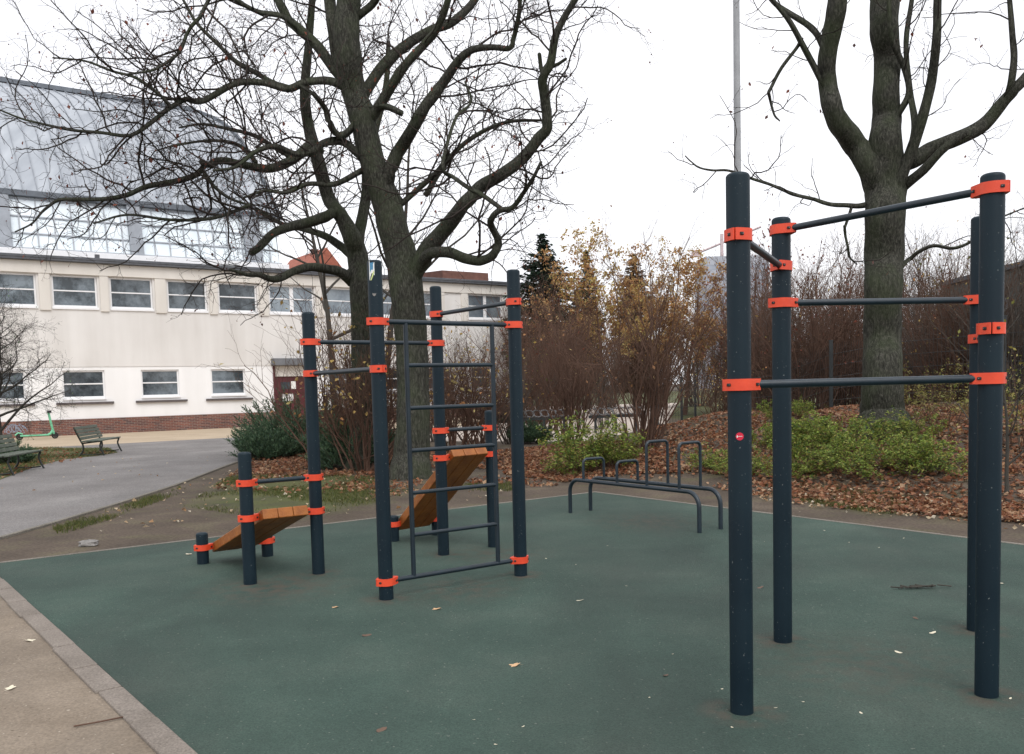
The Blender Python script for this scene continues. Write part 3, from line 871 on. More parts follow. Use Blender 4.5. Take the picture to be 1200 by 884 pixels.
# ================================================================== BUILDING
FA = (U, V, np.array([0, 0, 1.0]))
bl = thing('sports_hall', 'pale rendered sports hall with brick plinth, window rows and grey vaulted metal roof', 'building', fs(8, 0))


def bbox(mb, s0, s1, b0, b1, z0, z1, mi=0):
    mb.box(fs((s0 + s1) / 2, (b0 + b1) / 2, (z0 + z1) / 2), (s1 - s0, b1 - b0, z1 - z0), FA, mi)


S0, S1 = -13.0, 28.0
up = [(-5.05, -3.2, 1), (-2.55, -.7, 1), (-.1, 1.75, 1), (2.37, 4.22, 1), (4.76, 6.62, 1), (7.29, 9.14, 1), (9.70, 11.62, 1), (12.26, 14.66, 2), (15.25, 17.1, 1), (17.72, 19.57, 1), (20.15, 22.0, 1), (24.2, 26.6, 2)]
up = [(-12.4, -10.6, 1), (-10.0, -8.1, 1), (-7.5, -5.6, 1)] + up
low = [(-7.4, -5.7), (-4.0, -2.3), (-.65, 1.1), (2.56, 4.33), (5.91, 7.63), (9.15, 10.84), (15.3, 16.9), (18.3, 19.9), (21.3, 22.9), (24.3, 25.7)]
UZ0, UZ1, LZ0, LZ1 = 5.72, 7.14, 1.63, 2.90
DS0, DS1, DZ = 12.30, 14.05, 2.50


def wall_with_holes(mb, s0, s1, z0, z1, holes, b0, b1):
    """rectangular panel cut into strips around the openings (sorted, same z range)"""
    zs = sorted({z0, z1} | {h[2] for h in holes} | {h[3] for h in holes})
    for za, zb in zip(zs[:-1], zs[1:]):
        hs = sorted([h for h in holes if h[2] < zb - 1e-6 and h[3] > za + 1e-6]); x = s0
        for h in hs:
            if h[0] > x: bbox(mb, x, h[0], b0, b1, za, zb)
            x = h[1]
        if x < s1: bbox(mb, x, s1, b0, b1, za, zb)


mb = MB(); wall_with_holes(mb, S0, S1, 3.06, 7.72, [(a, b, UZ0, UZ1) for a, b, k in up], 0, .35)
bbox(mb, S1 - .35, S1, .35, 14, .0, 7.72)
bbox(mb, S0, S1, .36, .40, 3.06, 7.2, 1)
mb.build('wall', [MT['beige'], MT['dark']], bl)
mb = MB(); wall_with_holes(mb, S0, S1, .72, 3.057, [(a, b, LZ0, LZ1) for a, b in low] + [(DS0, DS1, .0, DZ + .55)], .025, .35)
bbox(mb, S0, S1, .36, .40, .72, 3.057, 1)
mb.build('lower_wall', [MT['white_render'], MT['dark']], bl)
mb = MB(); 
for a, b in ((S0, DS0), (DS1, S1)): bbox(mb, a - 8, b - 8, 0, .35, -.1, .715)
# plinth drawn in the facade's own axes so the brick courses lie level
o = thing
plv = MB(); P_l = []
for a, b in ((S0, DS0), (DS1, S1)): plv.box(((a + b) / 2, .16, .31), (b - a, .37, .81))
me_o = plv.build('brick_plinth', MT['brick']); me_o.parent = bl
q0 = P0 - np.array(bl['_o']); me_o.location = tuple(float(k) for k in q0); me_o.rotation_euler = (0, 0, TH)
for (a0, b0_) in zip(up[:-1], up[1:]):
    g0, g1 = a0[1] + .10, b0_[0] - .08
    for q0_, q1_ in ([(g0, g1)] if g1 - g0 < 1.2 else [(g0, g0 + .45), (g1 - .45, g1)]):
        mb = MB(); bbox(mb, q0_, q1_, -.075, -.001, 5.56, 7.165); mb.build('pilaster', MT['cream'], bl, bevel=.01)
mb = MB(); bbox(mb, S0, S1 + .05, -.10, -.001, 7.168, 7.70); mb.build('fascia', MT['cream'], bl, bevel=.01)
# eaves: gutter and the low pitched roof of the wing
mb = MB(); bbox(mb, S0, S1 + .25, -.30, -.0, 7.705, 7.86); bbox(mb, S0, S1 + .25, -.32, -.26, 7.80, 7.93); mb.build('gutter', MT['gutter'], bl, bevel=.02)
mb = MB()
prof = [(-.28, 7.865), (3.0, 8.32), (3.0, 8.20), (-.28, 7.78)]
def extr(mb, prof, s0, s1, mi=0, smooth=False):
    n = len(prof); P = [fs(s0, b, z) for b, z in prof] + [fs(s1, b, z) for b, z in prof]
    mb.add(P, [(i, n + i, n + (i + 1) % n, (i + 1) % n) for i in range(n)], mi, smooth)
    mb.add(P, [tuple(range(n)), tuple(range(2 * n - 1, n - 1, -1))], mi, False)
extr(mb, prof, S0, 13.3)
extr(mb, [(-.28, 7.865), (7.0, 8.95), (14.0, 7.865), (14.0, 7.78), (-.28, 7.78)], 13.32, S1 + .2)
mb.build('wing_roof', MT['roofgrey'], bl)
# small brown monopitch and vents on the wing roof at its right end
mb = MB(); extr(mb, [(3.5, 8.3), (3.5, 8.95), (8, 9.2), (8, 8.3)], 24.6, 28.0); mb.build('roof_upstand', MT['roofbrown'], bl)
mb = MB(); bbox(mb, 4.18, 4.36, -.22, -.05, 7.93, 8.10); mb.build('roof_vent', MT['gutter'], bl)


def window(s0, s1, z0, z1, mull, pane, sill=None, face=0.0):
    f = MB(); fw = .075; y0, y1 = face + .10, face + .17
    bbox(f, s0, s1, y0, y1, z1 - fw, z1); bbox(f, s0, s1, y0, y1, z0, z0 + fw * 1.25)
    bbox(f, s0, s0 + fw, y0, y1, z0 + fw * 1.25, z1 - fw); bbox(f, s1 - fw, s1, y0, y1, z0 + fw * 1.25, z1 - fw)
    xs = [s0 + fw, s1 - fw]
    if mull == 2:
        m_ = (s0 + s1) / 2; bbox(f, m_ - .10, m_ + .10, y0 - .01, y1, z0 + fw * 1.25, z1 - fw); xs = [s0 + fw, m_ - .1, m_ + .1, s1 - fw]
    zm = z0 + (z1 - z0) * .52
    for k in range(0, len(xs), 2): bbox(f, xs[k], xs[k + 1], y0 + .012, y1, zm - .03, zm + .03)
    o = f.build('window', MT['frame_white'], bl, bevel=.008)
    p = MB()
    for k in range(0, len(xs), 2): bbox(p, xs[k] - .01, xs[k + 1] + .01, y1 - .035, y1 - .02, z0 + .05, z1 - .05)
    p.build('pane', pane, o)
    s = MB()
    if sill == 'white': bbox(s, s0 - .03, s1 + .03, face - .055, y0, z0 - .10, z0 - .003); s.build('sill', MT['frame_white'], o, bevel=.01)
    else:
        bbox(s, s0 - .30, s1 + .32, face - .10, face + .022, z0 - .26, z0 - .16); s.build('sill', MT['slate'], o, bevel=.01)
        s = MB(); bbox(s, s0 - .02, s1 + .02, face - .03, y0, z0 - .07, z0 - .003); s.build('sill', MT['frame_white'], o, bevel=.008)


for i, (a, b, k) in enumerate(up): window(a, b, UZ0, UZ1, k, MT['pane_pale'] if (a > 12) else MT['pane'], 'white')
for a, b in low: window(a, b, LZ0, LZ1, 1, MT['pane'], None, .0)
# entrance: maroon door with notices under a grey lintel
mb = MB(); bbox(mb, DS0 + .08, DS1, .12, .18, .0, DZ); door = mb.build('door', MT['maroon'], bl)
mb = MB(); bbox(mb, DS0 - .02, DS0 + .075, -.02, .2, .0, DZ + .55); mb.build('door_frame', MT['maroon'], door, bevel=.01)
for s0, s1, z0, z1 in ((12.72, 13.03, 1.22, 1.60), (13.06, 13.34, 1.24, 1.60), (13.25, 13.5, 1.85, 2.25)):
    m2 = MB(); bbox(m2, s0, s1, .105, .117, z0, z1); m2.build('notice', MT['paper'], door)
m2 = MB(); bbox(m2, 12.7, 13.2, .11, .118, 1.85, 2.22); m2.build('door_glass', MT['pane'], door)
m2 = MB(); m2.lathe([(.02, 0), (.045, .02), (.03, .06)], fs(12.55, .08, 1.05), 12); m2.build('handle', MT['steel'], door)
mb = MB(); bbox(mb, DS0 + .08, DS1 + .0, .04, .2, DZ + .005, DZ + .53); mb.build('lintel', MT['cream'], bl)
mb = MB(); bbox(mb, DS0 - .1, DS1 + .3, -.35, .02, DZ + .56, DZ + .92); mb.build('canopy', MT['roofgrey'], bl, bevel=.02)
# painted scrawl on the plinth beside the scooter
mb = MB(); r_ = random.Random(5)
for k in range(9):
    s_ = .25 + k * .085 + r_.uniform(-.03, .03)
    pts = [fs(s_ + .10 * math.sin(2.2 * t + k), -.0285, .32 + .20 * math.cos(1.7 * t + k * 1.3) * (1 if k % 2 else .7) + .08) for t in np.linspace(0, 3.0, 12)]
    for a, b in zip(pts[:-1], pts[1:]):
        d = b - a; l = np.linalg.norm(d) + .01; d /= np.linalg.norm(d)
        mb.box((a + b) / 2 - V * .001 * k * .3, (l, .004, .022), (d, V, np.cross(d, V)))
mb.build('painted_scrawl', MT['scribble'], bl)

# vaulted hall behind the wing
SB = 3.0; SG = 14.33; SL = -14.0
def hs(s, b, z): return fs(s, SB + b, z)
arc = [(-.45, 11.25), (.69, 11.40), (1.20, 11.95), (1.86, 12.65), (3.91, 14.75), (6.21, 16.62), (8.3, 17.9), (10.47, 18.95), (14.46, 20.5)]
arc_s = catmull(np.array([(0, a, b) for a, b in arc[1:]]), 4)[:, 1:]
half = [tuple(p) for p in arc_s]
full = half + [(29 - b, z) for b, z in half[-2::-1]]
roof = MB(); n = len(full)
P = [hs(SL, b, z) for b, z in full] + [hs(SG, b, z) for b, z in full]
roof.add(P, [(i, n + i, n + i + 1, i + 1) for i in range(n - 1)], 0, True)
P = [hs(SL, b, z - .15) for b, z in full] + [hs(SG, b, z - .15) for b, z in full]
roof.add(P, [(i + 1, n + i + 1, n + i, i) for i in range(n - 1)], 0, True)
hall_roof = roof.build('vault_roof', MT['zinc'], bl)
sm_ = MB(); s = SG - .6
while s > SL:
    pts = [hs(s, b, z + .03) for b, z in half]
    for a, b in zip(pts[:-1], pts[1:]):
        d = b - a; l = np.linalg.norm(d); d /= l; sm_.box((a + b) / 2, (.04, l + .01, .07), (U, d, np.cross(U, d)))
    s -= .62
sm_.build('standing_seams', MT['seam'], hall_roof)
tr = MB()
for b, z, hgt in ((-.1 + .69, 11.28, .30),): bbox(tr, SL, SG + .05, SB + b - .25, SB + b + .1, z - hgt / 2, z + hgt / 2 - .02)
bbox(tr, SL, SG - .1, SB + 14.3, SB + 14.7, 20.5, 20.78)
pts = [hs(SG + .02, b, z + .02) for b, z in half]
for a, b in zip(pts[:-1], pts[1:]):
    d = b - a; l = np.linalg.norm(d); d /= l; tr.box((a + b) / 2, (.16, l + .03, .35), (U, d, np.cross(U, d)))
tr.build('roof_trim', MT['zinc_dark'], hall_roof, bevel=.02)
gw = MB(); gable = [(.2, 8.2)] + [(b, z - .16) for b, z in full] + [(28.8, 8.2)]
PP = [hs(SG - .2, b, z) for b, z in gable]; gw.add(PP, [tuple(range(len(PP)))], 0, False); gw.build('gable_wall', MT['zinc'], bl)
# glazed band, leaning slightly back
gz0, gz1 = 8.62, 11.15
def gl(s, k, off=0.0): return hs(s, .05 + .55 * k + off, gz0 + (gz1 - gz0) * k)
gb = MB(); gb.add([gl(SL, 0), gl(SG - .3, 0), gl(SG - .3, 1), gl(SL, 1)], [(0, 1, 2, 3)], 0, False); glass = gb.build('glazed_band', MT['polycarb'], bl)
gr = MB(); gd = gl(0, 1) - gl(0, 0); gl_len = np.linalg.norm(gd); gd /= gl_len; gn = np.cross(U, gd)
s = SL
while s < SG - .3:
    gr.box(gl(s, .5) + gn * .03, (.055, gl_len, .06), (U, gd, gn)); s += .745
for k in (.02, .30, .62, .95): gr.box(gl((SL + SG) / 2, k) + gn * .034, (SG - SL - .3, .055, .06), (U, gd, gn))
gr.build('glazing_bars', MT['glazebar'], glass)
for s_ in (-9.9, -4.55, .98, 6.72, 12.65):
    pl = MB(); pl.box(gl(s_, .5) + gn * .12, (.62 if s_ < 12 else .9, gl_len + .1, .22), (U, gd, gn)); pl.build('pier', MT['seam'], bl, bevel=.02)
sb_ = MB(); bbox(sb_, SL, SG + .1, SB - .35, SB + .45, 8.25, 8.60); sb_.build('sill_band', MT['frame_white'], bl, bevel=.02)

# ---- house with orange-red roof beyond the wing
def house(name, label, cat, c, wx, wy, hw, hr, wall, roof_m, rot):
    t = thing(name, label, cat, c); ca, sa_ = math.cos(rot), math.sin(rot)
    ax = (np.array([ca, sa_, 0]), np.array([-sa_, ca, 0]), np.array([0, 0, 1.0])); c = np.array(c, float)
    m = MB(); m.box(c + [0, 0, hw / 2], (wx, wy, hw), ax); m.build('wall', wall, t)
    m = MB(); e = .5
    pr = [(-wy / 2 - e, hw - .1), (0, hw + hr), (wy / 2 + e, hw - .1)]
    L_ = wx / 2 + e
    P = [c + ax[0] * s_ + ax[1] * y + np.array([0, 0, z]) for s_ in (-L_, L_) for y, z in pr]
    m.add(P, [(0, 1, 4, 3), (1, 2, 5, 4), (0, 3, 5, 2), (0, 2, 1), (3, 4, 5)], 0, False); rf = m.build('roof', roof_m, t)
    m = MB(); m.box(c - ax[0] * (wx * .2) + [0, 0, hw + hr - .5], (.5, .5, 1.4), ax); m.build('chimney', MT['brick'], rf)
    return t
cc = at(362, 330, 78); house('red_roofed_house', 'distant house with orange red tiled roof rising behind the wing roof', 'house', (cc[0], cc[1], 0), 7.0, 7.5, 8.6, 5.0, MT['beige'], MT['roofred'], TH + PI / 2)
# ---- tower block in the distance, with window rows
MT['far_block'] = mat('far_facade', (.40, .42, .47), .8, .06, .2); MT['far_win'] = mat('far_windows', (.32, .35, .41), .3, .1, .5)  # distance haze is mixed into these pale colours
cc = at(857, 400, 260); tb = thing('tower_block', 'pale grey high-rise block far beyond the thicket under a crane', 'building', (cc[0], cc[1], 0))
zt = at(862, 304, 260)[2]
m = MB(); m.box((cc[0], cc[1], zt / 2), (18, 14, zt)); m.build('wall', MT['far_block'], tb)
for k in range(9):
    m = MB(); m.box((cc[0], cc[1] - 7.0, zt - 3.0 - k * 3.1), (17.2, .1, 1.35)); m.build('window', MT['far_win'], tb)
cc = at(846, 300, 300); zc = at(846, 285, 300)[2]; cr_ = thing('tower_crane', 'tiny distant tower crane beside the grey high-rise block', 'crane', (cc[0], cc[1], 0))
MT['crane'] = mat('crane_paint', (.52, .42, .43), .6, .1, 1)
m = MB(); m.box((cc[0], cc[1], (zc + 3) / 2), (.9, .9, zc + 3)); m.build('mast', MT['crane'], cr_)
m = MB(); d = np.array([.93, 0, .36]); m.tube([np.array([cc[0], cc[1], zc]) - d * 11, np.array([cc[0], cc[1], zc]) + d * 14], .35, 4); m.build('jib', MT['crane'], cr_)
m = MB(); m.box(np.array([cc[0], cc[1], zc]) - d * 9, (3, 1.5, 2.2)); m.build('counterweight', MT['crane'], cr_)
# ---- dark grey building on the right, behind the thicket
MT['darkwall'] = plaster('dark_render', (.115, .118, .105), (.085, .088, .08))
cc = at(1105, 400, 34); c2 = at(1250, 400, 26)
db = thing('dark_building', 'dark grey flat-roofed building at the right edge with pale downpipe', 'building', (cc[0], cc[1], 0))
dv = np.array([c2[0] - cc[0], c2[1] - cc[1], 0]); dl = np.linalg.norm(dv); dv /= dl; dn = np.array([-dv[1], dv[0], 0])
zt = at(1105, 336, 34)[2]
m = MB(); cen = np.array([cc[0], cc[1], zt / 2]) + dv * (dl * 1.4 / 2) + dn * 4; m.box(cen, (dl * 1.4, 8, zt), (dv, dn, (0, 0, 1))); m.build('wall', MT['darkwall'], db)
m = MB(); m.box(cen + [0, 0, zt / 2 + .09], (dl * 1.4 + .2, 8.2, .16), (dv, dn, (0, 0, 1))); m.build('roof', MT['gutter'], db)
dp_ = ray(1183, 400); tt = ((cc - EYE) @ dn) / (dp_ @ dn); pp = EYE + dp_ * tt
m = MB(); m.tube([(pp[0] - dn[0] * .1, pp[1] - dn[1] * .1, .2), (pp[0] - dn[0] * .1, pp[1] - dn[1] * .1, zt - .9)], .05, 10); m.build('downpipe', MT['pole'], db)

# ================================================================== STREET FURNITURE
# ---- park benches (cast-iron ends, timber slats); local x = along the bench, y = towards its front
bx_ = np.array([-.16, 1.0, 0]); bx_ /= np.linalg.norm(bx_); by_ = np.array([bx_[1], -bx_[0], 0])
def make_bench(c, label):
    t = thing('park_bench', label, 'bench', c, 'slatted park benches on the asphalt path')
    Lb = 2.05
    def w_(x, y, z): return np.array(c) + bx_ * x + by_ * y + np.array([0, 0, z])
    AX = (bx_, by_, np.array([0, 0, 1.0]))
    for sx in (-1, 1):
        x = sx * (Lb / 2 - .12)
        m = MB()
        fl = catmull(np.array([(0, .62, .0), (0, .55, .16), (0, .52, .28), (0, .56, .40)]), 5)
        bk = catmull(np.array([(0, -.04, .0), (0, .06, .15), (0, .07, .30), (0, .02, .42), (0, -.07, .62), (0, -.15, .82)]), 5)
        for pth in (fl, bk): m.tube([w_(x, p[1], p[2]) for p in pth], .024, 8)
        m.tube([w_(x, .06, .36), w_(x, .3, .385), w_(x, .57, .41)], .022, 8)
        m.tube([w_(x, .55, .05), w_(x, .3, .03), w_(x, .0, .05)], .016, 8)
        m.build('leg', MT['iron'], t)
    for k in range(4):
        m = MB(); y = .10 + k * .145; z = .415 + .004 * k
        m.box(w_(0, y, z), (Lb, .105, .034), AX); m.build('seat_slat', MT['benchwood'], t, bevel=.006)
    for k in range(4):
        m = MB(); f = k / 3; y = .015 - .135 * f; z = .50 + .29 * f
        tl = .32; a2 = by_ * math.sin(tl) * -1 + np.array([0, 0, math.cos(tl)])
        m.box(w_(0, y + .035, z), (Lb, .085, .03), (bx_, a2, np.cross(bx_, a2))); m.build('back_slat', MT['benchwood'], t, bevel=.006)
    return t
make_bench((-12.28, 25.95, 0.008), 'weathered green slatted bench nearest the pale building, whole in view')
make_bench((-11.50, 19.95, 0.008), 'dark green slatted bench cut by the left edge, nearer the play surface')

# ---- e-scooter against the plinth
c = at(43, 512, 36.6); c[2] = 0.004
sx_ = U; sc = thing('electric_scooter', 'mint green electric scooter parked before the brick plinth', 'scooter', c)
def q_(x, z, y=0): return c + sx_ * x + V * y + np.array([0, 0, z])
m = MB(); m.box(q_(-.08, .17), (1.05, .16, .07), FA); m.tube([q_(.42, .16), q_(.52, .22), q_(.60, .34)], .05, 10); m.build('deck', MT['mint'], sc, bevel=.02)
m = MB(); m.tube([q_(.64, .20), q_(.56, .62), q_(.49, 1.08)], .045, 12); m.build('stem', MT['mint'], sc)
m = MB(); m.tube([q_(.49, 1.10, -.25), q_(.47, 1.14, -.1), q_(.47, 1.14, .1), q_(.49, 1.10, .25)], .028, 10); m.box(q_(.52, 1.12), (.14, .10, .10), FA); m.build('handlebar', MT['black'], sc)
for x in (.68, -.62):
    m = MB(); a = np.linspace(0, 2 * PI, 25)
    m.tube([q_(x + .105 * math.cos(t), .135 + .105 * math.sin(t)) for t in a], .030, 8, cap=False); m.tube([q_(x, .135, -.03), q_(x, .135, .03)], .07, 14); m.build('wheel', MT['black'], sc)
m = MB(); m.tube([q_(-.78, .20), q_(-.66, .30), q_(-.5, .24)], .03, 8); m.build('mudguard', MT['mint'], sc)

# ---- flag pole / mast
pb = at(866, 300, 24); pole = thing('light_pole', 'tall plain grey metal pole rising behind the front left rig post', 'pole', (pb[0], pb[1], float(tz(pb[0], pb[1]))))
pt_ = at(862.5, -40, 24); z0_ = float(tz(pb[0], pb[1]))
m = MB(); m.tube([(pb[0] + .01, pb[1], z0_ - .1), (pb[0] - .02, pb[1], 5.0), (pt_[0], pb[1], pt_[2]), (pt_[0] - .03, pb[1], pt_[2] + 2)], [.115, .10, .082, .07], 16); m.build('shaft', MT['pole'], pole)
m = MB(); m.lathe([(.16, 0), (.16, .03), (.13, .06)], (pb[0] + .01, pb[1], z0_), 16); m.build('base_flange', MT['pole'], pole)

# ---- fences: square posts with welded wire panels
def wire_fence(name, label, pts, H, group=None, bars=True, sp=.10):
    t = thing(name, label, 'fence', pts[0], group)
    for p in pts:
        m = MB(); m.box((p[0], p[1], p[2] + H / 2 + .05), (.08, .08, H + .1)); m.box((p[0], p[1], p[2] + H + .115), (.095, .095, .03)); m.build('fence_post', MT['fence'], t)
    for a, b in zip(pts[:-1], pts[1:]):
        a = np.array(a, float); b = np.array(b, float); d = b - a; l = np.linalg.norm(d); m = MB(); br = []
        n = max(2, int(l / sp))
        for k in range(1, n):
            p = a + d * k / n; br.append((np.array([p + [0, 0, .06], p + [0, 0, H]]), np.array([.004, .004])))
        for z in np.arange(.08, H + .01, .32): br.append((np.array([a + [0, 0, z], b + [0, 0, z]]), np.array([.006, .006])))
        add_branches(m, br); m.build('wire_panel', MT['fence'], t)
    return t
def gz(x, y): return np.array([x, y, float(tz(x, y))])
wire_fence('wire_fence', 'low dark wire mesh fence and gate posts beyond the plaza edge', [gp(764, 515), gp(771, 500), gp(799, 499.5), gp(815, 497)], 1.75)
wire_fence('wire_fence', 'dark wire mesh fence running behind the right hand trunk', [gz(7.6, 30.5), gz(8.3, 27.7), gz(8.97, 25.0), gz(9.65, 22.3), gz(11.2, 20.3), gz(12.8, 18.4), gz(14.4, 16.5)], 1.95)

# ---- bicycle rack rows
def rack(label, a, b, nl):
    t = thing('bicycle_rack', label, 'bicycle rack', ((a[0] + b[0]) / 2, (a[1] + b[1]) / 2, 0), 'bicycle racks on the pale plaza')
    a = np.array([a[0], a[1], 0.]); b = np.array([b[0], b[1], 0.]); d = b - a; l = np.linalg.norm(d); d /= l; nrm = np.array([-d[1], d[0], 0])
    m = MB(); m.box((a + b) / 2 + [0, 0, .56], (l, .09, .10), (d, nrm, (0, 0, 1))); m.build('beam', MT['fence'], t)
    for x in (.12, .5, .88):
        m = MB(); m.box(a + d * (l * x) + [0, 0, .26], (.07, .07, .52), (d, nrm, (0, 0, 1))); m.build('leg', MT['fence'], t)
    m = MB()
    for k in range(nl):
        x = l * (k + .5) / nl
        m.tube([a + d * (x + .16 * math.cos(s_)) + nrm * (-.1 + .18 * math.sin(s_) * .6) + np.array([0, 0, .62 + .11 * (1 + math.sin(s_))]) for s_ in np.linspace(0, 2 * PI, 13)], .022, 6)
    m.build('hoops', MT['rack'], t)
ra = at(606, 480, 30); rb = at(668, 481, 30.5); rack('bicycle rack row on the plaza left of the tall brown shrub', ra, rb, 7)
ra = at(690, 481, 30.5); rb = at(752, 484, 31); rack('bicycle rack row on the plaza behind the middle brown shrubs', ra, rb, 7)
# stone on the bare soil
m = MB(); sp = gp(104, 640); rr = np.random.default_rng(3); vs = []
for i in range(7):
    for j in range(10):
        th_ = PI * i / 6; ph = 2 * PI * j / 10; k = 1 + rr.normal() * .07
        sgn = lambda q: math.copysign(abs(q) ** .55, q)
        vs.append(sp + np.array([.10 * sgn(math.sin(th_)) * sgn(math.cos(ph)) * k, .07 * sgn(math.sin(th_)) * sgn(math.sin(ph)) * k, .03 + .04 * math.cos(th_) * k]))
m.add(vs, [(i * 10 + j, i * 10 + (j + 1) % 10, (i + 1) * 10 + (j + 1) % 10, (i + 1) * 10 + j) for i in range(6) for j in range(10)], 0, False)
tag(m.build('stone', MT['stone'], None, sp), 'single grey stone lying on bare soil by the rubber edge', 'stone')

# ================================================================== TREES
def limb3(px, Y0, dY=0.0, n=5, known=None):
    """a limb surveyed as sight lines; it leaves its parent at the parent's own distance and runs dY nearer or farther"""
    P = []; R_ = []; YS = []
    k = len(px); s_ = [0.0]
    if known:
        dd = [(math.hypot(x - px[0][0], y - px[0][1]) - rr_ * .6, Y) for x, y, Y, rr_ in known]
        dm, Yn = min(dd)
        if dm < 14: Y0 = Yn
    for a, b in zip(px[:-1], px[1:]): s_.append(s_[-1] + math.hypot(b[0] - a[0], b[1] - a[1]))
    for i, (x, y, r) in enumerate(px):
        Y = Y0 + dY * (s_[i] / s_[-1]) + .10 * math.sin(i * 2.1 + x) * (1 if 0 < i else 0)
        P.append(at(x, y, Y)); R_.append(r * Y / CF); YS.append(Y)
    P = np.array(P); R_ = np.array(R_)
    q = catmull(P, n); ti = np.linspace(0, k - 1, len(q)); rr = np.interp(ti, np.arange(k), R_)
    if known is not None:
        A = np.array(px)
        for t in ti: known.append((float(np.interp(t, np.arange(k), A[:, 0])), float(np.interp(t, np.arange(k), A[:, 1])), float(np.interp(t, np.arange(k), YS)), float(np.interp(t, np.arange(k), A[:, 2]))))
    rr = rr * (1 + .02 * np.sin(np.arange(len(q)) * 1.3 + px[0][0]))
    if px[0][2] > 25: q[0] = q[0] - np.array([0, 0, .35])
    else:
        d = q[0] - q[1]; d /= np.linalg.norm(d); q = np.vstack([q[0] + d * rr[0] * .75, q[0] + d * rr[0] * .5, q]); rr = np.concatenate([[rr[0] * .12, rr[0] * .75], rr])
    d = q[-1] - q[-2]; d /= np.linalg.norm(d); q = np.vstack([q, q[-1] + d * rr[-1] * .55, q[-1] + d * rr[-1] * .85]); rr = np.concatenate([rr, [rr[-1] * .7, rr[-1] * .1]])
    return q, rr


def big_tree(name, label, base, limbs, trunk_ids, spec, seed, gap_skip=(), dead=0, bark='bark', extra=0):
    r = np.random.default_rng(seed)
    t = thing(name, label, 'tree', base)
    tm = MB(); br = []; tips = []; crown = []; known = []
    for i, (px, Y0, dY, opt) in enumerate(limbs):
        q, rr = limb3(px, Y0, dY, 5, known); br.append((q, rr))
        if opt is not None: sprout(r, crown, tips, q, rr, 0, spec, tstart=opt)
    add_branches(tm, br); tm.build('trunk', MT[bark], t)
    cm = MB(); add_branches(cm, crown); cm.build('crown', MT['twig'], t)
    if dead and tips:
        tp = np.array(tips); idx = r.choice(len(tp), min(dead, len(tp)), replace=False)
        c = tp[idx] + r.normal(size=(len(idx), 3)) * .03; d = r.normal(size=(len(idx), 3)) * .5 - np.array([0, 0, 1.0])
        lm = MB(); quads_leaves(lm, c, r.uniform(.05, .10, len(idx)), d)
        c = tp[r.uniform(size=len(tp)) < .55]; c = c + r.normal(size=c.shape) * .006; quads_leaves(lm, c, r.uniform(.022, .045, len(c)))
        lm.build('withered_leaves', MT['deadleaf'], t)
    return t, br, crown, tips


